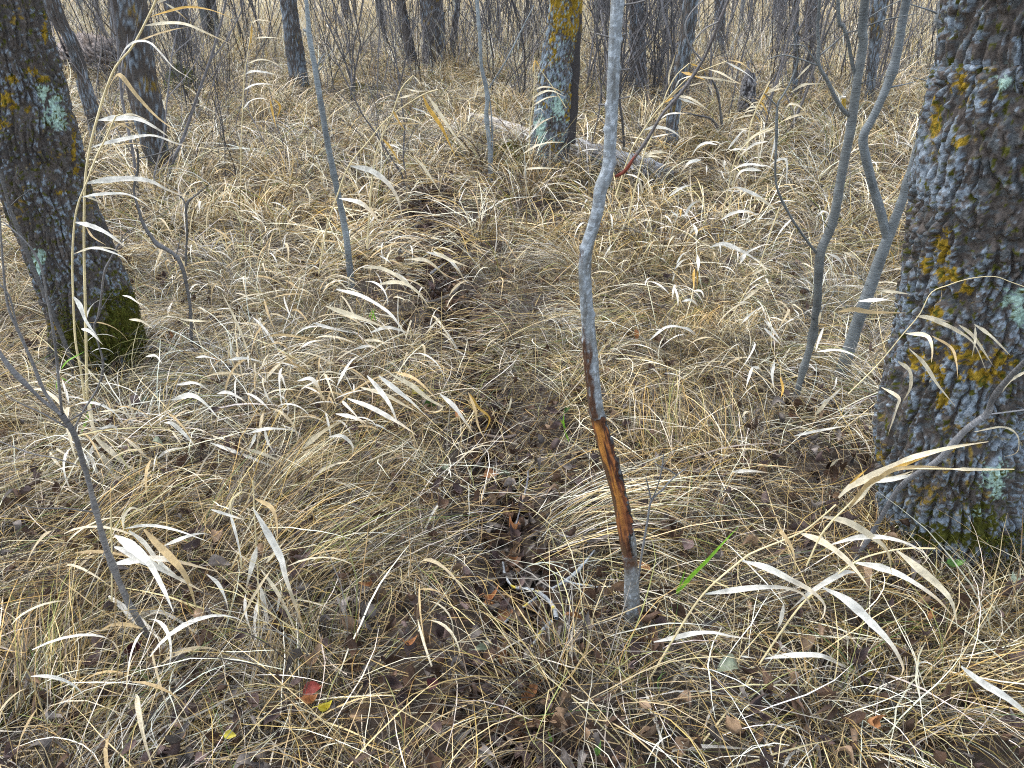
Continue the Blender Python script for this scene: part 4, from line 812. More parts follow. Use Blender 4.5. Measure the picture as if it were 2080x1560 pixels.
for cn, cc_ in LCOL.items():
    for k2, (L_, W_, cu, lb) in enumerate([(.060, .040, 1.1, 0), (.075, .036, 1.1, 0), (.055, .046, .7, 0), (.085, .042, 1.3, .3), (.050, .034, 1.2, 0), (.095, .05, .8, .5)]):
        v, f, nn = leaf_geo(k2 * 7 + len(cn), L_, W_, cu, lobed=lb)
        c = np.tile(cc_, (len(v), 1)) * (.75 + .5 * fbm(v * 50 + k2, 3))[:, None]; rib = np.abs(v[:, 1]) < .002; c[rib] *= 1.25
        leafmesh[cn, k2] = mesh_of('leaf_' + cn, v, f, M_leaf, c)
# mass of litter (one object)
rl = np.random.default_rng(4); parts = []; NL = 11000
y = .5 + 12 * rl.random(NL) ** 1.5; x = rl.uniform(-1, 1, NL) * (y * .73 + .8); 
pth = rl.random(NL) < .14; yp = rl.uniform(.8, 6, NL); xp = np.interp(yp, pw[:, 1], pw[:, 0]) + rl.normal(0, .065, NL) * (1 + .1 * yp); x = np.where(pth, xp, x); y = np.where(pth, yp, y)
base = [leaf_geo(50 + q, .065, .042, 1.1, nl=5, nw=4) for q in range(6)]; keys = ['umber', 'purple', 'tan', 'grey', 'purple', 'umber', 'grey', 'umber', 'umber']
VV, FF_, CC, o = [], [], [], 0; gzv = gz(x, y)
for q in range(NL):
    v, f, nn = base[q % 6]; e = Euler((rl.normal(0, .6), rl.normal(0, .6), rl.uniform(0, 6.28))).to_matrix(); s = rl.uniform(.35, 1.0)
    v = v @ np.array(e).T * s + [x[q], y[q], gzv[q] + .012 + (.0 if pth[q] else .085) * rl.random() ** 1.6]; VV.append(v); FF_.append(f + o); o += len(v)
    CC.append(np.tile(np.array(LCOL[keys[q % 9]]) * rl.uniform(.5, 1.4), (len(v), 1)))
tag(obj('leaf_litter', mesh_of('leaf_litter', np.vstack(VV), np.vstack(FF_), M_leaf, np.vstack(CC))), kind='stuff')
def put_leaf(u, v, cn, k2, size_px, rz, label, group=None, h=.085, tilt=(.2, .1)):
    p = PZ(u, v, h); p = PZ(u, v, h + float(gz(p[0], p[1]))); o = obj('fallen_leaf', leafmesh[cn, k2], None, tuple(p)); L_ = [.06, .075, .055, .085, .05, .095][k2]
    s = px2m(size_px, p) / L_; o.scale = (s, s, s); o.rotation_euler = (R(24) * 0 + tilt[0], tilt[1], rz); tag(o, label, 'leaf', group)
for a in [(998, 965, 'orange', 2, 34, .4, 'round rust-orange leaf lying alone in the dark track'), (1040, 1082, 'orange', 4, 34, 2.1, 'crumpled orange leaf lower down the track near the curved stick'), (1040, 1142, 'orange', 4, 20, .2, 'tiny orange leaf at the tip of the curved stick'),
          (1205, 1100, 'grey', 1, 66, .3, 'long pale grey curled leaf near the foot of the stripped sapling'), (1395, 1105, 'purple', 2, 40, 1.2, 'plum-brown leaf with a white fleck under the flattened straw'), (1372, 1098, 'umber', 0, 34, 2.6, 'dark brown leaf touching the plum-brown one'),
          (1483, 1353, 'sage', 2, 50, .2, 'flat grey-green leaf resting on bent straw'), (1637, 1300, 'tan', 2, 46, 1.1, 'upright tan leaf with dark spots beneath the white reed arches'), (1750, 1170, 'tan', 0, 50, 1.9, 'curled tan leaf next to the leaning branch foot'), (1935, 1150, 'green', 5, 52, .3, 'dark green leaf at the mossy foot of the massive trunk'),
          (2062, 1178, 'sage', 2, 36, 1., 'pale green spotted leaf beyond the massive trunk foot'), (2070, 1070, 'orange', 0, 36, 1.5, 'orange-brown cupped leaf behind the massive trunk'), (441, 1085, 'tan', 2, 36, 1.6, 'dull pinkish-tan leaf below the arching white blades'), (445, 1150, 'grey', 0, 46, .2, 'grey-tan leaf crossed by a white blade'),
          (600, 1172, 'purple', 3, 52, .9, 'rolled purplish-grey leaf among bent reed leaves'), (600, 1345, 'grey', 3, 60, .9, 'long dusky grey leaf standing on edge'), (632, 1350, 'tan', 1, 62, 1.2, 'pink-brown folded leaf leaning on the dusky one'), (636, 1400, 'red', 2, 44, .7, 'bright red leaf with an orange rim'),
          (628, 1430, 'orange', 4, 34, .4, 'orange lobe of leaf just below the red one'), (658, 1445, 'yellow', 4, 32, .6, 'small yellow-green leaf below the red and orange ones'), (878, 1388, 'maroon', 2, 34, 1.4, 'deep maroon leaf in a dark straw gap'), (1055, 1250, 'tan', 0, 46, .6, 'brown leaf behind the fork of the curved stick'),
          (1045, 1485, 'umber', 5, 72, .3, 'big crumpled brown leaf where the track leaves the view'), (970, 1285, 'grey', 2, 34, .9, 'round grey-green leaf in the shadowed gap'), (980, 1320, 'sage', 4, 34, .1, 'narrow pale green leaf on straw by the track'), (1062, 1012, 'tan', 4, 30, 1.1, 'small brown leaf in the track next to the straight twig'),
          (903, 954, 'sage', 4, 26, 2.4, 'little pale green leaf on straw beside the orange leaf'), (850, 795, 'yellow', 2, 34, .9, 'pale yellow leaf caught under parallel white blades'), (873, 826, 'green', 4, 26, .2, 'tiny fresh green leaf below the pale yellow one'), (1150, 835, 'green', 4, 24, 1.2, 'small green leaf in the grass left of the wound top'.replace('left of', 'near')),
          (103, 795, 'yellow', 0, 28, 1.9, 'yellow leaf hanging by the forked sapling arms'), (295, 815, 'sage', 4, 20, .6, 'pale grey-green leaf between thin straws'), (318, 897, 'sage', 2, 22, .1, 'small round sage leaf in flattened straw'), (270, 1330, 'maroon', 0, 40, .8, 'dark wine-red leaf at the foot of the crooked sapling'),
          (1885, 1258, 'orange', 4, 26, 1.1, 'glossy russet leaf scrap below the white reed arch'), (1205, 1255, 'umber', 0, 40, .2, 'brown leaf beside the twigs near the sapling foot'), (1065, 1385, 'umber', 1, 50, 1.3, 'drab brown leaf in the lower track'), (830, 1310, 'orange', 1, 32, .4, 'rusty leaf half under bent straw'), (2040, 1210, 'purple', 3, 60, .5, 'large plum leaf near the frame of white straws'.replace('the frame of ', '')),
          (1735, 1350, 'purple', 0, 52, .7, 'flat purple-brown leaf beneath the long white blade'), (1820, 1330, 'umber', 5, 60, 2.2, 'wide brown leaf among fine dry stalks')]:
    put_leaf(*a)
rk = random.Random(9); nleaf = 0
while nleaf < 235:
    v = 500 + 1060 * rk.random() ** .75; u = rk.uniform(10, 2070); zn = 'scattered'
    if rk.random() < .2: u = np.interp(v, [q[1] for q in reversed(path_px)], [q[0] for q in reversed(path_px)]) + rk.gauss(0, 30); zn = 'in the bare track'
    elif v > 1150 and u < 900: zn = 'in bent straw below the arching white blades'
    elif v > 1150: zn = 'in thin straw below the reed arches'
    elif u < 900: zn = 'under pale wide-bladed grass'
    else: zn = 'between tussocks around the forked saplings'
    p = PZ(u, v)
    if any(math.hypot(p[0] - tx, p[1] - ty) < tr + .03 for tx, ty, tr in trunks_xy): continue
    cn = rk.choices(['umber', 'purple', 'tan', 'grey', 'orange', 'sage', 'green', 'yellow'], [5, 5, 4, 3, 1.2, .4, .3, .2])[0]
    words_ = {'umber': 'dark brown', 'purple': 'purplish brown', 'tan': 'light brown', 'grey': 'greyish', 'orange': 'rusty orange', 'sage': 'pale grey-green', 'green': 'small green', 'yellow': 'yellowish'}[cn]
    sz = rk.uniform(.03, .06) / px2m(1, p) * (.6 if cn in ('green', 'yellow') else 1)
    put_leaf(u, v, cn, rk.randrange(6), sz, rk.uniform(0, 6.28), f'{words_} curled leaf {near_what(p[0], p[1])}', 'dead leaves lying in the straw', h=rk.uniform(.03, .10), tilt=(rk.gauss(.15, .35), rk.gauss(0, .35))); nleaf += 1

# ------------------------------------------------------------------ wide dry grass leaves
WHITE, CREAM, TAN, GOLD, GREEN = (.90, .85, .72), (.80, .69, .47), (.58, .42, .2), (.60, .36, .07), (.22, .45, .03)
def ribbon(P, W, n=16, c=CREAM, c2=None, twist=.5, fold=.25, seed=0, face=None):
    """leaf blade: 3 verts across with a folded midrib"""
    rg = np.random.default_rng(seed); C = crom(P, n); T = np.gradient(C, axis=0); T /= np.linalg.norm(T, axis=1)[:, None] + 1e-9
    s = np.linspace(0, 1, n); prof = np.clip(s * 4 + .2, 0, 1) * np.clip((1 - s) * 1.5, .04, 1) ** .85
    up = np.tile(np.array([0, -.75, .65]) if face is None else face, (n, 1)); sd = np.cross(T, up); sd /= np.linalg.norm(sd, axis=1)[:, None] + 1e-9
    nm = np.cross(sd, T); a = (twist * (s - .4) * rg.uniform(-1, 1) + rg.uniform(-.35, .35) + .25 * np.sin(s * 9 + rg.uniform(0, 6)))[:, None]
    sd2 = sd * np.cos(a) + nm * np.sin(a); nm2 = np.cross(sd2, T); w = (W * .5 * prof * (1 + .06 * rg.normal(size=n)))[:, None]
    V = np.stack([C - sd2 * w, C - nm2 * w * fold, C + sd2 * w], 1).reshape(-1, 3); F = grid_faces(n, 3)
    c = np.array(c); c2 = np.array(TAN if c2 is None else c2); m = sstep(.55, 1.0, s + .15 * rg.normal()) * rg.uniform(.3, 1)
    col = np.repeat(c[None] * (1 - m[:, None]) + c2[None] * m[:, None], 3, 0) * (1 + .05 * rg.normal(size=(n * 3, 1))); col[1::3] *= .88
    return V, F, col
def hero_plant(label, Y, stems, leaves, zoom='P', stem_w=4, cat='reed', name='dry_reed', depth_slope=0., c=None, stemcol=(.70, .58, .32), mode='Y', hz=(.3, .12)):
    """stems: pixel polylines; leaves: (pts, width px, colour, dY) traced on the photograph, standing at distance Y, or at heights hz above ground"""
    ox, oy, sc = Z[zoom]; allp = []
    def pt(u, v, y, t):
        u, v = u * sc + ox, v * sc + oy
        if mode == 'Z': q = PZ(u, v, hz[0] + (hz[1] - hz[0]) * t + .06 * math.sin(t * 3.1)); return q
        q = PY(u, v, y); return q if q[2] > .03 else PZ(u, v, .03)
    SP = [np.array([pt(u, v, Y, 1.2 * k2 / max(1, len(s) - 1)) for k2, (u, v) in enumerate(s)]) for s in stems]
    LP = []
    for k2, lf in enumerate(leaves):
        pts, wd, cl = lf[:3]; dy = lf[3] if len(lf) > 3 else random.Random(k2 * 31 + int(pts[0][0])).uniform(-.10, .06)
        n = len(pts); LP.append((np.array([pt(u, v, Y + dy * (q / (n - 1)), q / (n - 1)) for q, (u, v) in enumerate(pts)]), wd, cl))
    b = SP[0][-1] if SP else LP[0][0][0]; bl = np.array([b[0], b[1], 0]); root = empty(name, bl)
    for k2, s in enumerate(SP):
        wv = px2m(stem_w, s[len(s) // 2]) * .62; C = crom(s, max(10, len(s) * 5)); v, f, uv = tube(C, np.linspace(wv * .6, wv, len(C)), 6)
        cc = np.tile(stemcol, (len(v), 1)) * (.8 + .4 * noise3(v * 12))[:, None]; obj('stem', mesh_of('reed_stem', v - bl, f, M_stalk, cc), root)
    for k2, (P, wd, cl) in enumerate(LP):
        W = min(px2m(wd, P[len(P) // 2]) * .98, .09 * np.sum(np.linalg.norm(np.diff(P, axis=0), axis=1))); V, F, col = ribbon(P, W, 20, cl, TAN if cl not in (GREEN, GOLD) else cl, seed=k2 + int(abs(bl[0]) * 1000)); obj('leaf', mesh_of('reed_leaf', V - bl, F, M_blade, col), root)
    tag(root, label, cat); return root
W_, C_, T_c, G_ = WHITE, CREAM, TAN, GOLD
hero_plant('tall arching reed with long banner leaves crossing the furrowed trunk', 2.5,
  [[(955, -60), (940, 0), (900, 90), (800, 280), (700, 400), (640, 540), (590, 700), (540, 900), (515, 1080), (508, 1300), (508, 1560), (515, 1840), (525, 2330), (535, 2480)]],
  [([(910, 100), (1000, 72), (1130, 42), (1250, 55), (1330, 80), (1400, 110)], 6, G_, -.05), ([(870, 155), (1000, 138), (1120, 145), (1250, 200), (1400, 270)], 7, C_, -.08), ([(815, 258), (950, 205), (1060, 175), (1140, 165)], 6, T_c, .05),
   ([(710, 375), (760, 290), (820, 250), (900, 255), (970, 320), (1050, 410), (1160, 480)], 7, W_, -.12), ([(640, 555), (690, 470), (730, 455), (820, 570), (930, 690), (1020, 760), (1100, 800)], 9, T_c, -.1), ([(590, 725), (700, 712), (830, 718), (930, 765), (1040, 840)], 12, W_, -.08),
   ([(550, 890), (650, 860), (850, 820), (950, 822), (1080, 870), (1230, 892)], 8, W_, .05), ([(515, 1108), (600, 1092), (750, 1078), (900, 1090), (1000, 1140), (1130, 1195)], 12, W_, -.05), ([(930, 15), (1000, 0), (1040, -15)], 5, C_), ([(1000, 20), (1060, 60), (1130, 120)], 5, C_)], 'A', 5)
hero_plant('second thinner reed stem beside the tall arching one, leaves low', 2.42,
  [[(730, 690), (700, 700), (640, 830), (580, 950), (515, 1120), (475, 1220), (450, 1340), (437, 1540), (440, 1750), (455, 2050), (490, 2250), (520, 2480)]],
  [([(730, 695), (800, 690), (900, 730)], 4, C_), ([(700, 740), (760, 760), (850, 830)], 4, T_c), ([(650, 790), (740, 745), (820, 740)], 4, T_c), ([(560, 900), (640, 925), (700, 960)], 4, C_), ([(580, 950), (680, 890), (800, 865), (920, 900)], 4, T_c), ([(490, 1190), (600, 1172), (760, 1170), (860, 1220), (910, 1260)], 6, W_), ([(450, 1340), (540, 1360), (650, 1410), (780, 1510)], 10, W_, -.05), ([(438, 1535), (560, 1495), (700, 1510), (770, 1600)], 5, C_), ([(520, 1370), (560, 1430), (640, 1480)], 4, T_c), ([(500, 1180), (600, 1220), (680, 1300)], 4, C_),
   ([(438, 1785), (480, 1840), (520, 1940), (600, 2050)], 11, W_, -.04), ([(490, 1985), (540, 2000), (620, 2080)], 8, W_), ([(520, 1500), (600, 1500), (730, 1545), (780, 1600)], 5, W_)], 'A', 4)
hero_plant('clump of curling white leaf blades at the foot of the tall reed', 2.1, [],
  [([(530, 1080), (545, 1150), (560, 1240), (600, 1320), (690, 1420)], 10, C_), ([(600, 1250), (680, 1235), (710, 1270), (690, 1310), (650, 1315)], 6, W_), ([(570, 1300), (660, 1380), (740, 1450), (850, 1530)], 12, C_), ([(560, 1330), (600, 1420), (640, 1500), (730, 1590)], 14, C_), ([(560, 1350), (530, 1440), (525, 1530), (560, 1600)], 12, W_), ([(575, 1340), (640, 1450), (700, 1540), (850, 1620)], 10, C_),
   ([(300, 1390), (330, 1440), (400, 1520)], 8, C_), ([(470, 1230), (465, 1300), (520, 1320)], 5, W_), ([(600, 1390), (720, 1500), (900, 1560)], 8, W_), ([(460, 1440), (400, 1510), (350, 1580)], 8, C_), ([(545, 1380), (580, 1500), (680, 1560)], 9, W_), ([(590, 1150), (700, 1140), (800, 1180), (880, 1240)], 4, C_)], 'E')
hero_plant('drooping reed with the broadest white leaves by the crooked sapling', 1.45, [[(600, 150), (606, 400), (605, 800), (608, 1000), (590, 1250), (570, 1500)]],
  [([(620, 300), (700, 352), (800, 440), (880, 580), (940, 715)], 25, W_, -.14), ([(618, 362), (720, 400), (850, 470), (1000, 550), (1100, 605)], 19, W_, -.1), ([(700, 275), (780, 340), (850, 430), (930, 500), (1010, 560)], 10, W_), ([(780, 268), (850, 345), (930, 425), (1010, 530), (1070, 715)], 16, T_c, -.1), ([(605, 457), (700, 440), (850, 424), (1000, 450), (1180, 497)], 14, W_, -.06),
   ([(588, 628), (680, 700), (780, 790), (930, 940), (1060, 1030)], 18, W_, -.12), ([(612, 835), (740, 750), (850, 712), (950, 750), (1060, 825), (1170, 882)], 9, W_), ([(680, 262), (800, 245), (950, 270), (1150, 342)], 7, W_), ([(670, 270), (670, 200), (720, 150), (800, 200)], 6, C_), ([(890, 355), (1000, 310), (1080, 290), (1130, 295)], 8, W_),
   ([(705, 1255), (700, 1225), (750, 1235), (790, 1300), (795, 1330)], 10, C_), ([(660, 1260), (720, 1180), (800, 1100)], 9, C_), ([(890, 930), (940, 1060), (1010, 1200)], 8, W_), ([(900, 1000), (960, 920), (1010, 920), (1040, 950)], 7, W_)], 'I', 4)
hero_plant('upright reed cluster with vertical hanging white leaves', 1.42, [[(1370, 0), (1385, 300), (1400, 600), (1400, 1000), (1405, 1400)], [(1290, 0), (1310, 60), (1250, 130), (1290, 330), (1310, 480)], [(1340, 620), (1280, 560), (1250, 700), (1170, 900), (1040, 1180), (930, 1560)]],
  [([(1370, 150), (1440, 270), (1520, 420), (1545, 520), (1600, 680), (1655, 840)], 15, W_, -.1), ([(1392, 362), (1360, 480), (1330, 600)], 13, W_, 0), ([(1410, 575), (1440, 720), (1475, 925)], 10, W_, 0), ([(1380, 100), (1470, 150), (1500, 240), (1500, 340)], 9, T_c), ([(1410, 480), (1490, 590), (1560, 720), (1640, 930)], 7, C_), ([(1240, 185), (1260, 110), (1310, 65), (1380, 90)], 7, C_), ([(1145, 160), (1240, 190), (1340, 220)], 7, W_), ([(1245, 180), (1280, 300), (1310, 440)], 6, W_),
   ([(1400, 640), (1380, 780), (1400, 960)], 8, W_), ([(1470, 850), (1520, 780), (1570, 690)], 7, W_), ([(1520, 600), (1500, 720), (1480, 850)], 6, W_), ([(1160, 885), (1300, 850), (1450, 770), (1570, 690)], 7, C_), ([(1110, 985), (1230, 965), (1380, 975), (1510, 1020)], 8, W_), ([(1330, 620), (1330, 720), (1370, 850)], 6, W_), ([(1000, 1295), (1200, 1275), (1430, 1290), (1650, 1340)], 6, W_), ([(1070, 1200), (1250, 1250), (1310, 1380), (1300, 1460)], 6, C_),
   ([(1440, 450), (1500, 380), (1560, 310)], 7, C_), ([(1120, 510), (1180, 560), (1220, 640), (1240, 720)], 8, W_), ([(1740, 770), (1735, 850), (1760, 920)], 7, W_)], 'I', 3)
hero_plant('big arching reed whose white leaves sweep across the ground in front of the massive trunk', 1.25, [[(1480, -30), (1400, 40), (1265, 140), (1000, 250), (910, 305), (680, 510), (500, 780), (340, 1050)], [(2080, 235), (1900, 235), (1735, 265), (1590, 320), (1400, 460), (1250, 600), (1040, 900), (900, 1120), (680, 1400)]],
  [([(910, 308), (1060, 350), (1200, 420), (1330, 490), (1410, 570), (1405, 640), (1380, 670)], 14, W_, -.08), ([(1265, 142), (1400, 195), (1530, 290), (1620, 390), (1700, 500)], 16, C_, -.1), ([(1400, 42), (1550, 75), (1700, 165), (1790, 250), (1815, 385)], 14, C_, -.05), ([(1450, 212), (1600, 170), (1750, 165), (1900, 200), (2010, 260), (2030, 300), (2000, 330)], 10, W_),
   ([(1590, 318), (1750, 350), (1900, 410), (2080, 530), (2200, 660)], 15, W_, -.1), ([(1845, 245), (1960, 340), (2090, 450), (2180, 560), (2215, 720)], 17, C_, -.08), ([(1400, 470), (1550, 550), (1700, 690), (1820, 820), (1885, 950), (1870, 1005)], 18, W_, -.14), ([(1595, 380), (1530, 380), (1400, 450), (1300, 520), (1200, 610)], 12, W_),
   ([(690, 510), (850, 488), (1000, 470), (1150, 470), (1240, 490), (1300, 530), (1350, 640)], 12, W_, -.08), ([(380, 800), (520, 770), (620, 747), (740, 742), (850, 765), (980, 782)], 10, W_), ([(1050, 900), (1200, 880), (1380, 880), (1500, 930), (1620, 990), (1740, 1045)], 11, W_), ([(870, 1180), (1000, 1205), (1060, 1260), (1110, 1350)], 9, C_), ([(330, 1100), (400, 1300), (470, 1545)], 9, W_),
   ([(1165, 565), (1145, 680), (1110, 750)], 9, W_), ([(1090, 180), (1130, 125), (1170, 160), (1220, 250), (1240, 390)], 9, T_c), ([(960, 1170), (1050, 1120), (1150, 1120), (1260, 1140)], 6, W_), ([(680, 1330), (740, 1200), (880, 1100)], 5, W_), ([(480, 1060), (520, 1010), (560, 990), (550, 940), (620, 940), (710, 990)], 7, C_), ([(430, 1480), (600, 1430), (900, 1440), (1080, 1470)], 8, W_),
   ([(1800, 1400), (1870, 1350), (1930, 1350), (1950, 1430), (1900, 1540)], 12, C_), ([(1970, 1390), (2000, 1470), (2010, 1560)], 9, W_), ([(1960, 1010), (1970, 940), (2020, 920), (2080, 950)], 6, W_), ([(1160, 1560), (1220, 1470), (1340, 1430)], 8, W_), ([(1040, 1370), (1080, 1440), (1110, 1530)], 9, W_), ([(900, 885), (950, 890), (1000, 900)], 7, W_)], 'K', 4)
hero_plant('tan reed head of overlapping leaf blades over the lichened trunk foot', 1.18, [[(1940, 185), (1500, 183), (1100, 190), (930, 280), (780, 430), (600, 620), (480, 860)]],
  [([(705, 385), (780, 310), (880, 260), (1000, 210), (1100, 165), (1200, 110), (1300, 80), (1500, 30), (1760, -10)], 17, C_), ([(780, 460), (900, 300), (1000, 240), (1100, 185), (1300, 165), (1500, 178)], 14, T_c), ([(780, 460), (870, 360), (950, 270), (1100, 240), (1230, 195)], 13, C_), ([(1050, 200), (1200, 140), (1340, 90)], 10, G_), ([(780, 290), (850, 230), (920, 170)], 9, G_), ([(960, 275), (1100, 250), (1200, 225), (1235, 190)], 10, W_), ([(1500, 183), (1700, 185), (1940, 187)], 7, C_)], 'H', 3)
hero_plant('fine reed with curled tan leaves hanging against the massive lichened trunk', 1.5, [[(2100, 400), (2000, 365), (1900, 332), (1750, 345), (1620, 385), (1520, 430), (1450, 560), (1350, 680), (1200, 860), (1020, 1040)]],
  [([(1435, 572), (1550, 600), (1680, 660), (1780, 740), (1850, 895)], 9, C_), ([(1365, 675), (1490, 688), (1525, 760), (1522, 850)], 9, C_), ([(1525, 690), (1640, 760), (1672, 850), (1680, 940)], 6, T_c), ([(1385, 765), (1480, 860), (1560, 985), (1665, 1115)], 9, C_), ([(1320, 845), (1390, 900), (1395, 1000), (1350, 1085)], 10, C_), ([(1220, 1000), (1320, 1060), (1310, 1130), (1260, 1285)], 9, C_), ([(1690, 625), (1780, 700), (1900, 880)], 8, C_), ([(1780, 620), (1880, 690), (2000, 810)], 8, C_), ([(1785, 620), (1785, 720), (1765, 820)], 9, C_), ([(1430, 572), (1530, 580), (1630, 608)], 7, C_),
   ([(1080, 480), (1200, 472), (1280, 478), (1325, 505)], 10, W_), ([(960, 545), (1050, 530), (1150, 545), (1370, 552)], 10, T_c), ([(1200, 415), (1300, 425), (1400, 440)], 8, C_), ([(1580, 400), (1580, 470), (1540, 500)], 4, T_c), ([(830, 785), (950, 775), (1040, 800), (1100, 840)], 6, W_), ([(690, 1295), (850, 1260), (1060, 1225)], 6, W_), ([(1780, 1270), (1950, 1240), (2040, 1290), (2040, 1390), (1960, 1420)], 4, C_), ([(2100, 900), (2000, 960), (1945, 1035)], 9, C_)], 'F', 2)
hero_plant('parallel white blades fanned over the track side', 1.9, [],
  [([(612, 1068), (750, 1120), (880, 1190), (960, 1240), (1030, 1292)], 12, W_, -.1), ([(730, 930), (800, 1010), (870, 1110), (925, 1245)], 10, W_), ([(690, 1000), (830, 1042), (960, 1110), (1060, 1165)], 9, C_), ([(800, 930), (900, 1010), (1000, 1090), (1080, 1168)], 10, W_), ([(870, 920), (1000, 990), (1100, 1070), (1185, 1122), (1140, 1150), (1060, 1135)], 9, C_), ([(900, 910), (1020, 950), (1150, 1070)], 8, T_c), ([(1170, 1040), (1250, 1110), (1310, 1190), (1385, 1295)], 9, W_), ([(540, 1160), (640, 1180), (720, 1220), (740, 1285)], 9, W_), ([(840, 1248), (780, 1225), (730, 1215)], 8, W_),
   ([(1340, 1030), (1380, 1130), (1400, 1230), (1450, 1330)], 6, T_c), ([(1350, 1040), (1400, 1120), (1470, 1190), (1430, 1290)], 6, G_), ([(1600, 1060), (1590, 1120), (1560, 1180)], 4, C_)], 'L')
hero_plant('long tapering straw-coloured blades rising from the dense tussock beside the lone slim sapling', 2.6, [],
  [([(545, 408), (700, 450), (850, 540), (920, 620), (975, 710)], 10, W_, -.1), ([(480, 510), (620, 560), (740, 600), (870, 655)], 11, C_, -.05), ([(410, 613), (500, 640), (640, 672)], 9, W_), ([(800, 378), (900, 365), (980, 385), (1050, 440), (1110, 525)], 9, C_), ([(705, 280), (800, 278), (900, 320), (980, 380), (1050, 440), (1075, 545)], 8, C_), ([(805, 205), (850, 230), (885, 262)], 8, W_), ([(980, 225), (1100, 240), (1220, 345)], 8, C_), ([(1090, 185), (1200, 215), (1280, 290), (1330, 385)], 8, W_), ([(1130, 180), (1230, 230), (1360, 280)], 7, C_), ([(750, 670), (840, 640), (930, 655), (1040, 700)], 7, W_), ([(870, 300), (960, 350), (1010, 430)], 8, W_),
   ([(650, 770), (740, 750), (800, 775), (830, 810)], 6, W_), ([(710, 715), (800, 720), (880, 760)], 6, C_)], 'L')
hero_plant('white blades hooked over at their tips in thick straw below the bent sapling', 1.95, [],
  [([(310, 962), (390, 948), (440, 1010), (470, 1105)], 10, W_), ([(500, 1300), (580, 1295), (640, 1350), (640, 1415)], 8, W_), ([(1000, 0 + 1300), (900, 1380), (800, 1480)], 1, C_), ([(345, 1370), (460, 1270), (620, 1185)], 9, C_), ([(20, 1275), (130, 1250), (280, 1255)], 7, W_), ([(110, 1240), (130, 1330), (170, 1400)], 9, W_), ([(60, 1280), (30, 1350), (0, 1400)], 8, W_), ([(470, 945), (510, 955), (535, 975)], 7, W_), ([(0, 1370), (120, 1410), (260, 1470)], 7, C_), ([(400, 1540), (520, 1470), (680, 1440)], 6, C_), ([(650, 980), (650, 1010), (655, 1040)], 5, W_), ([(105, 1000), (130, 1060), (170, 1120)], 4, W_)], 'L')
hero_plant('long white blades curving over flattened straw between crooked sapling and mossy trunk', 2.1, [],
  [([(990, 1215), (1040, 1220), (1120, 1290), (1190, 1370)], 12, W_), ([(1040, 1075), (1150, 1048), (1230, 1090), (1330, 1200)], 11, W_), ([(1070, 985), (1180, 975), (1280, 1030)], 10, W_), ([(1310, 1040), (1370, 1030), (1440, 1060), (1510, 1110)], 7, W_), ([(950, 1430), (1000, 1390), (1060, 1370), (1140, 1365)], 8, W_), ([(1270, 1335), (1420, 1390), (1550, 1440), (1750, 1520)], 8, W_), ([(1180, 820), (1240, 815), (1320, 835)], 6, W_), ([(1380, 835), (1480, 825), (1600, 850)], 6, W_), ([(1820, 760), (1880, 725), (1980, 712)], 8, W_), ([(880, 815), (940, 810), (980, 860)], 6, W_), ([(780, 590), (850, 600), (930, 650)], 7, C_), ([(780, 1060), (790, 1130), (820, 1190)], 8, C_), ([(1340, 430), (1420, 590), (1480, 740), (1560, 990)], 5, C_),
   ([(1090, 590), (1200, 600), (1290, 600)], 5, C_), ([(740, 445), (790, 460), (870, 520)], 5, W_)], 'E')
hero_plant('golden-brown bent reed whose orange leaves hang from a kinked stem', 3.2, [[(1010, 455), (940, 530), (880, 690), (850, 760), (780, 940), (750, 1200), (730, 1500)], [(1160, 540), (1060, 575), (860, 710), (740, 850), (620, 1000), (550, 1180), (480, 1400), (440, 1650)]],
  [([(1065, 575), (1100, 650), (1180, 770), (1270, 960)], 8, G_), ([(1090, 568), (1180, 700), (1260, 820), (1350, 925)], 7, C_), ([(1010, 458), (1040, 490), (1060, 530)], 5, C_), ([(915, 595), (1000, 572), (1060, 550)], 5, C_), ([(955, 530), (1030, 550), (1120, 545)], 4, C_), ([(885, 665), (920, 730), (960, 790)], 5, G_), ([(630, 1002), (750, 1028), (850, 1100), (915, 1200), (945, 1320)], 12, W_, -.1), ([(560, 1197), (680, 1220), (760, 1285), (830, 1385)], 10, W_, -.08), ([(860, 705), (1000, 720), (1080, 770), (1120, 850)], 4, C_), ([(850, 748), (980, 745), (1110, 750)], 4, T_c), ([(825, 840), (870, 890), (930, 990)], 7, G_), ([(830, 870), (890, 880), (960, 912)], 6, W_), ([(1000, 650), (1060, 670), (1110, 695)], 5, W_),
   ([(1020, 950), (1080, 1020), (1190, 1190)], 5, C_), ([(700, 1065), (820, 1080), (920, 1130), (1000, 1190)], 4, C_)], 'B', 3)
hero_plant('thin yellow reed with stacked flag leaves standing before pale straw', 5.2, [[(1520, 130), (1500, 300), (1475, 450), (1465, 650), (1455, 900), (1455, 1200), (1460, 1500)]],
  [([(1520, 150), (1515, 230), (1495, 310)], 6, G_), ([(1490, 385), (1560, 360), (1620, 365), (1690, 395)], 4, C_), ([(1480, 450), (1520, 430), (1600, 435), (1700, 460)], 5, W_), ([(1475, 540), (1530, 512), (1600, 505), (1690, 520)], 5, W_), ([(1465, 660), (1510, 610), (1570, 592), (1620, 605)], 5, W_), ([(1520, 140), (1560, 120), (1640, 130)], 3, C_), ([(1630, 600), (1650, 700), (1670, 780)], 6, G_), ([(1640, 590), (1690, 640), (1670, 720)], 5, G_), ([(1540, 230), (1600, 225), (1690, 230)], 4, C_)], 'A', 2)
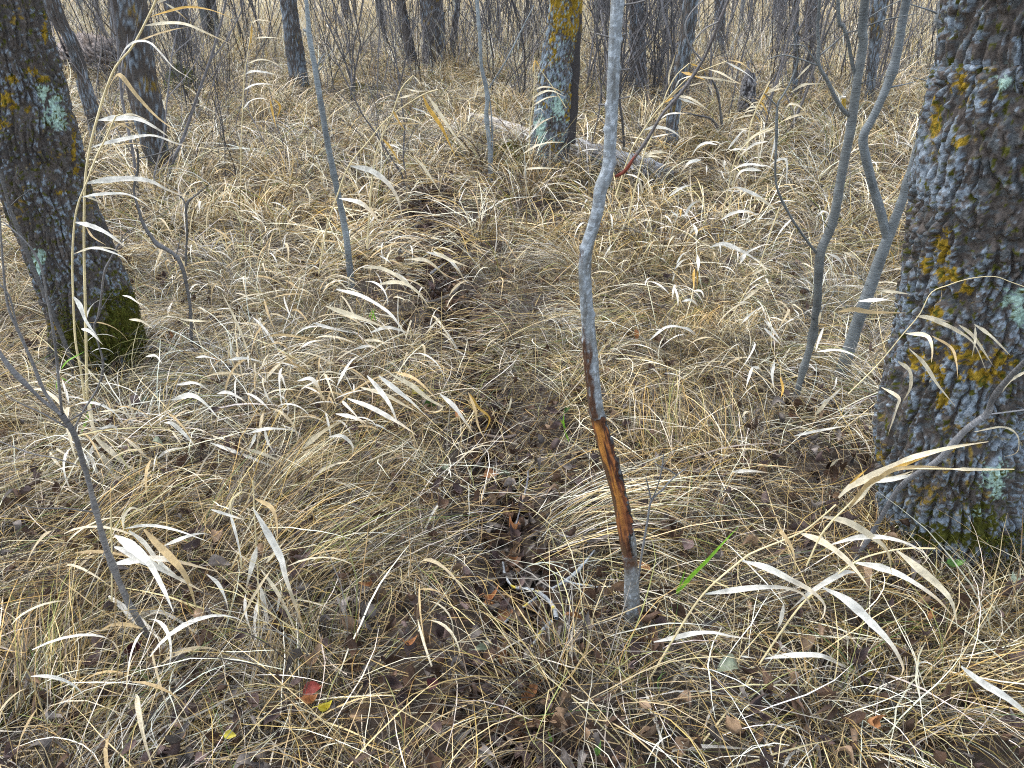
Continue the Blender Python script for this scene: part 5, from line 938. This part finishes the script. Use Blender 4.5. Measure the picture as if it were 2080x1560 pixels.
hero_plant('feathery reed with narrow arched leaves in front of the mustard-lichened trunk', 5.6, [[(330, 480), (430, 620), (520, 760)], [(300, 400), (290, 700), (270, 850), (255, 1100)]],
  [([(290, 640), (350, 612), (430, 620), (515, 665)], 4, C_), ([(285, 690), (350, 650), (420, 640), (510, 680)], 5, C_), ([(235, 985), (300, 900), (340, 830), (350, 790)], 7, W_), ([(270, 930), (350, 860), (450, 815)], 5, C_), ([(290, 740), (380, 690), (470, 675)], 5, C_), ([(220, 1080), (300, 1030), (400, 1003), (500, 1003)], 6, C_), ([(230, 1192), (330, 1182), (480, 1188)], 5, C_), ([(335, 480), (300, 430), (285, 520)], 5, G_), ([(300, 780), (340, 765), (370, 800)], 5, W_), ([(290, 630), (300, 610), (330, 600)], 4, C_)], 'C', 2)
hero_plant('leaning golden reed plume with crossing stems beside the leaning pale-footed trunk', 3.4, [[(1040, 110), (870, 175), (700, 250), (560, 380), (450, 500), (350, 620), (230, 800), (140, 960), (40, 1250), (0, 1380)], [(690, 130), (570, 240), (480, 400), (440, 520), (330, 830), (260, 1000), (120, 1560)]],
  [([(1030, 118), (1130, 170), (1230, 230), (1310, 300)], 4, W_), ([(1070, 102), (1180, 130), (1280, 220)], 4, T_c), ([(860, 185), (980, 220), (1100, 290), (1180, 330)], 5, C_), ([(740, 250), (850, 265), (1000, 285), (1180, 325)], 5, C_), ([(700, 135), (770, 160), (860, 210)], 4, G_), ([(610, 210), (700, 235), (850, 290)], 6, G_), ([(460, 490), (560, 400), (640, 340), (700, 300)], 6, T_c), ([(450, 500), (540, 450), (580, 420)], 8, G_), ([(500, 345), (500, 240), (540, 110), (570, 0)], 4, C_), ([(570, 440), (660, 445), (760, 490), (890, 585)], 6, C_), ([(590, 458), (700, 490), (830, 550)], 5, W_),
   ([(420, 650), (490, 605), (580, 595), (680, 600)], 6, W_), ([(270, 750), (370, 725), (480, 740), (560, 780), (640, 850)], 7, W_), ([(330, 825), (440, 800), (560, 780)], 6, W_), ([(270, 1000), (350, 965), (450, 960), (530, 985)], 6, C_), ([(280, 995), (380, 1000), (440, 1025)], 6, C_), ([(560, 350), (600, 290), (660, 260), (740, 250)], 5, W_), ([(205, 1190), (240, 1280), (240, 1400)], 7, C_), ([(690, 340), (770, 320), (850, 300)], 4, C_)], 'M', 2.5)
hero_plant('bright yellow reed leaves crossing in front of the charred stump', 4.4, [[(1440, 300), (1350, 480), (1290, 620), (1250, 760), (1220, 1000)]],
  [([(1430, 350), (1390, 430), (1350, 490), (1295, 610)], 8, G_), ([(1300, 615), (1335, 660), (1370, 720)], 7, G_), ([(1350, 490), (1390, 540), (1430, 630)], 5, G_), ([(1400, 415), (1480, 360), (1540, 305)], 4, C_), ([(1410, 410), (1500, 375), (1600, 365)], 4, C_), ([(1340, 490), (1280, 505), (1240, 560)], 4, C_), ([(1320, 530), (1250, 545), (1200, 590)], 4, C_), ([(1310, 560), (1230, 580), (1180, 620)], 4, C_), ([(1290, 612), (1200, 625), (1100, 660)], 5, C_)], 'M', 3)
hero_plant('fan of long white blades bending one way beside the mossy stick hump', 3.3, [[(1640, 620), (1480, 720), (1330, 790), (1180, 930), (1100, 1080), (1000, 1560)], [(1400, 860), (1250, 920), (1130, 1100), (1050, 1560)]],
  [([(1480, 738), (1380, 765), (1260, 830), (1140, 940)], 10, C_), ([(1420, 858), (1310, 880), (1230, 930), (1140, 1010)], 9, W_), ([(1390, 1090), (1260, 1070), (1160, 1090), (1060, 1150)], 8, W_), ([(1360, 1130), (1250, 1120), (1160, 1150), (1090, 1290)], 8, W_), ([(950, 890), (850, 872), (770, 910), (700, 1010)], 9, W_), ([(1240, 940), (1120, 930), (1020, 970)], 7, W_), ([(800, 1030), (700, 1050), (640, 1110), (590, 1180)], 8, W_), ([(1000, 1030), (1020, 1120), (1030, 1180)], 6, W_), ([(850, 1080), (850, 1130), (845, 1180)], 9, W_), ([(500, 1370), (620, 1290), (760, 1250)], 7, W_), ([(1390, 1400), (1250, 1330), (1130, 1290), (1030, 1310)], 8, W_), ([(1480, 1480), (1360, 1400), (1230, 1350)], 7, C_),
   ([(1040, 1560), (1150, 1510), (1230, 1510), (1330, 1540)], 8, W_), ([(640, 1560), (720, 1440), (840, 1410)], 6, W_), ([(1440, 1080), (1500, 1040), (1560, 1020), (1600, 1060), (1590, 1300)], 5, W_), ([(1220, 1210), (1210, 1290), (1230, 1320), (1240, 1400)], 5, C_), ([(1560, 670), (1680, 620), (1790, 605), (1890, 700)], 5, C_), ([(1640, 400), (1740, 335), (1830, 322), (1970, 320)], 5, C_), ([(1820, 140), (1740, 220), (1670, 300)], 7, C_), ([(1590, 545), (1630, 510), (1700, 520), (1780, 590)], 5, C_), ([(1240, 740), (1120, 750), (1090, 760)], 4, C_), ([(1050, 930), (1180, 770), (1240, 760)], 5, W_), ([(590, 1490), (610, 1530), (600, 1560)], 9, G_), ([(1500, 790), (1480, 900), (1440, 1060)], 5, W_)], 'M', 2)
hero_plant('stand of hooked pale blades and twisted golden leaf in tall straw', 2.9, [[(460, 1000), (560, 760), (640, 620), (760, 400), (830, 200), (900, 0)]],
  [([(640, 350), (680, 300), (800, 245), (860, 250)], 5, W_), ([(450, 262), (520, 238), (590, 250), (700, 310), (800, 370)], 8, W_), ([(515, 230), (520, 300), (515, 330)], 9, W_), ([(345, 110), (355, 150), (365, 190)], 10, W_), ([(320, 175), (345, 140), (355, 110)], 7, W_), ([(520, 85), (600, 40), (700, 35), (770, 80)], 6, W_), ([(790, 120), (880, 100), (940, 150)], 5, C_), ([(355, 540), (400, 545), (410, 590)], 9, W_), ([(270, 610), (330, 600), (380, 640)], 6, W_), ([(370, 310), (380, 350), (375, 410)], 8, W_), ([(350, 400), (345, 460), (350, 540)], 14, G_), ([(370, 400), (370, 480), (365, 530)], 8, G_), ([(235, 370), (270, 310), (320, 285)], 5, W_), ([(225, 400), (270, 350), (325, 330)], 5, W_), ([(210, 480), (220, 430), (200, 420)], 5, W_),
   ([(660, 610), (760, 530), (860, 470)], 7, C_), ([(640, 760), (700, 700), (750, 670)], 8, C_), ([(800, 730), (870, 810), (930, 910)], 13, W_), ([(810, 720), (850, 780), (880, 830)], 8, W_), ([(990, 660), (1020, 690), (1010, 710)], 8, W_), ([(60, 860), (170, 775), (280, 780), (360, 830)], 6, W_), ([(1130, 70), (1180, 30), (1215, 60), (1140, 170)], 5, W_), ([(200, 30), (240, 60), (245, 90)], 5, W_), ([(130, 330), (155, 340), (165, 370)], 5, W_), ([(720, 440), (800, 400), (850, 410)], 5, C_), ([(265, 10), (262, 40), (258, 70)], 6, G_)], 'N', 2)
hero_plant('loose white blades hooked round the foot of the forked saplings', 1.95, [],
  [([(440, 880), (420, 940), (400, 1010)], 7, W_), ([(440, 878), (480, 885), (510, 920)], 6, W_), ([(575, 845), (560, 930), (575, 1030)], 6, W_), ([(610, 940), (625, 1010), (610, 1070)], 7, G_), ([(850, 545), (845, 600), (835, 640)], 12, C_), ([(870, 640), (840, 720), (820, 790)], 7, W_), ([(820, 1170), (880, 1100), (960, 1010)], 8, C_), ([(850, 1100), (920, 1060), (1000, 980)], 7, W_), ([(950, 940), (940, 990), (920, 1020)], 8, W_), ([(510, 640), (560, 690), (630, 760)], 11, W_), ([(90, 415), (130, 420), (150, 460)], 6, W_), ([(20, 480), (70, 475), (110, 510)], 5, W_), ([(240, 125), (300, 150), (400, 200)], 8, W_), ([(110, 200), (115, 260), (110, 300)], 8, W_), ([(90, 20), (105, 50), (105, 90)], 9, W_),
   ([(890, 190), (960, 225), (1030, 320)], 8, W_), ([(980, 180), (1050, 210), (1110, 270)], 8, C_), ([(0, 640), (60, 650), (110, 690)], 6, W_), ([(320, 1510), (420, 1505), (540, 1515)], 9, W_), ([(910, 1480), (950, 1440), (990, 1430)], 6, C_), ([(380, 610), (430, 560), (480, 520)], 8, W_), ([(690, 530), (720, 560), (710, 590)], 8, W_), ([(390, 470), (470, 410), (560, 360)], 6, C_), ([(400, 190), (380, 230), (360, 260)], 8, W_), ([(380, 1180), (400, 1150), (440, 1150)], 7, C_)], 'F')
hero_plant('single fresh bright green blade pair beside the stripped sapling foot', 1.45, [], [([(520, 510), (600, 410), (700, 310), (800, 200), (890, 105)], 9, GREEN, .0), ([(515, 510), (545, 440), (570, 365)], 9, GREEN, 0), ([(470, 600), (490, 590), (500, 575)], 7, GREEN, 0)], 'K', cat='grass blade', name='green_blade')
hero_plant('light green blade and curved sprout beside the tall reed base', 2.35, [], [([(475, 1310), (520, 1200), (560, 1070)], 10, GREEN, 0), ([(370, 890), (410, 840), (510, 785)], 5, GREEN, 0), ([(345, 1020), (340, 980), (350, 945)], 9, GREEN, 0), ([(370, 940), (400, 960), (435, 985)], 7, GREEN, 0)], 'E', cat='grass blade', name='green_blade')
hero_plant('green sprig poking up near the lone slim sapling', 2.7, [], [([(755, 600), (765, 560), (780, 520)], 6, GREEN, 0), ([(785, 600), (765, 550), (760, 520)], 6, GREEN, 0), ([(740, 580), (755, 545), (760, 530)], 5, GREEN, 0)], 'L', cat='grass blade', name='green_blade')
hero_plant('low green tuft beside the track under the mid-trunk scar', 1.95, [], [([(1920, 1250), (1915, 1200), (1920, 1150)], 5, GREEN, 0), ([(1930, 1250), (1900, 1200), (1885, 1190)], 4, GREEN, 0), ([(1950, 1330), (1925, 1270), (1915, 1250)], 4, GREEN, 0)], 'L', cat='grass blade', name='green_blade')
hero_plant('dark green blade lying in straw near the wine-red leaf', 1.35, [], [([(680, 960), (740, 1020), (800, 1080), (860, 1140), (890, 1170)], 9, (.12, .22, .03), 0)], 'I', cat='grass blade', name='green_blade')
hero_plant('white blade reaching in beside the purple leaves, stiff and straight', 1.0, [], [([(1560, 1570), (1700, 1700), (2100, 1900)], 1, C_), ([(1570, 1575), (1720, 1690), (1900, 1800), (2150, 2000)], 18, W_, 0)], 'H', cat='grass blade', name='white_blade')

# ------------------------------------------------------------------ many ordinary wide-bladed plants (stem + shared leaf meshes)
leaf_var = []
for q in range(14):
    rg = np.random.default_rng(90 + q); L_ = 1.; n = 9; e = rg.uniform(.3, .9); cu = rg.uniform(1.2, 2.3); s = np.linspace(0, 1, n); el = e - cu * s
    P = np.stack([np.cumsum(np.cos(el)) / n, rg.normal(0, .05) * s + .06 * np.sin(s * 3 + q), np.cumsum(np.sin(el)) / n], 1)
    V, F, col = ribbon(P, .05, 9, [W_, C_, T_c, C_, W_, T_c, (.62, .5, .3)][q % 7], seed=q, face=np.array([0, 0, 1.])); leaf_var.append(mesh_of('wide_leaf', V, F, M_blade, col))
sv = []
for q in range(4):
    zz = np.linspace(0, 1, 7); v, f, uv = tube(np.stack([.12 * zz ** 2 * (q % 2 + .3), .05 * np.sin(zz * 4 + q) * zz, zz], 1), np.linspace(.004, .002, 7), 4); sv.append(mesh_of('straw_stem', v, f, M_stalk, np.tile([(.5, .38, .18), (.42, .33, .2)][q % 2], (len(v), 1))))
rp = random.Random(33)
def wide_plant(x, y, h, nl, az, label, group, wl=1.):
    root = empty('dry_grass_plant', (x, y, float(gz(x, y)) - .01)); s = obj('stem', rp.choice(sv), root); s.scale = (h, h, h); s.rotation_euler[2] = az + rp.gauss(0, .4)
    for k2 in range(nl):
        t = .25 + .72 * (k2 + .5 + rp.uniform(-.3, .3)) / nl; o = obj('leaf', rp.choice(leaf_var), root); L_ = rp.uniform(.11, .30) * wl; o.scale = (L_, (L_ * .6 + .09) * rp.uniform(.4, 1.0), L_ * rp.uniform(.6, 1.2))
        bx = .12 * t * t * h; ang = s.rotation_euler[2]; o.location = (bx * math.cos(ang) * .7, bx * math.sin(ang) * .7, t * h); o.rotation_euler = (rp.gauss(0, .25), rp.gauss(0, .25), az + rp.gauss(0, 1.0) + (math.pi if rp.random() < .2 else 0))
    tag(root, label, 'grass plant', group)
areas = [((430, 930), (420, 560), 51, 0., 'among white-bladed grass around the lone slim sapling'), ((450, 900), (560, 900), 51, -.2, 'in the dense stand beside the track'), ((150, 480), (520, 1000), 18, -.2, 'beyond the tall reed'), ((1180, 1650), (330, 520), 45, 3.3, 'between the log and the forked saplings'),
         ((1250, 1640), (520, 780), 20, 3.0, 'in the open between stripped and forked saplings'), ((1700, 1880), (300, 640), 10, 3.2, 'between the forked saplings and the massive trunk'), ((300, 1000), (240, 420), 22, .2, 'in the middle distance before the pale-fronted trunk'), ((1180, 1560), (230, 330), 14, 3.2, 'beyond the rotten log'), ((60, 1000), (980, 1500), 9, -.3, 'in bent straw below the hooked white blades')]
for (u0, u1), (v0, v1), n_, az, zn in areas:
    for t in range(n_):
        p = PZ(rp.uniform(u0, u1), rp.uniform(v0, v1) + 40)
        if any(math.hypot(p[0] - tx, p[1] - ty) < tr + .05 for tx, ty, tr in trunks_xy) or path_d(p[0], p[1]) < .07: continue
        kd = rp.choice([('tall', .38, 6), ('short', .22, 4)]); wide_plant(p[0], p[1], kd[1] * rp.uniform(.8, 1.3), kd[2], az, f'{kd[0]} dry plant with curved blades {near_what(p[0], p[1])}', 'wide-bladed dry grass plants')
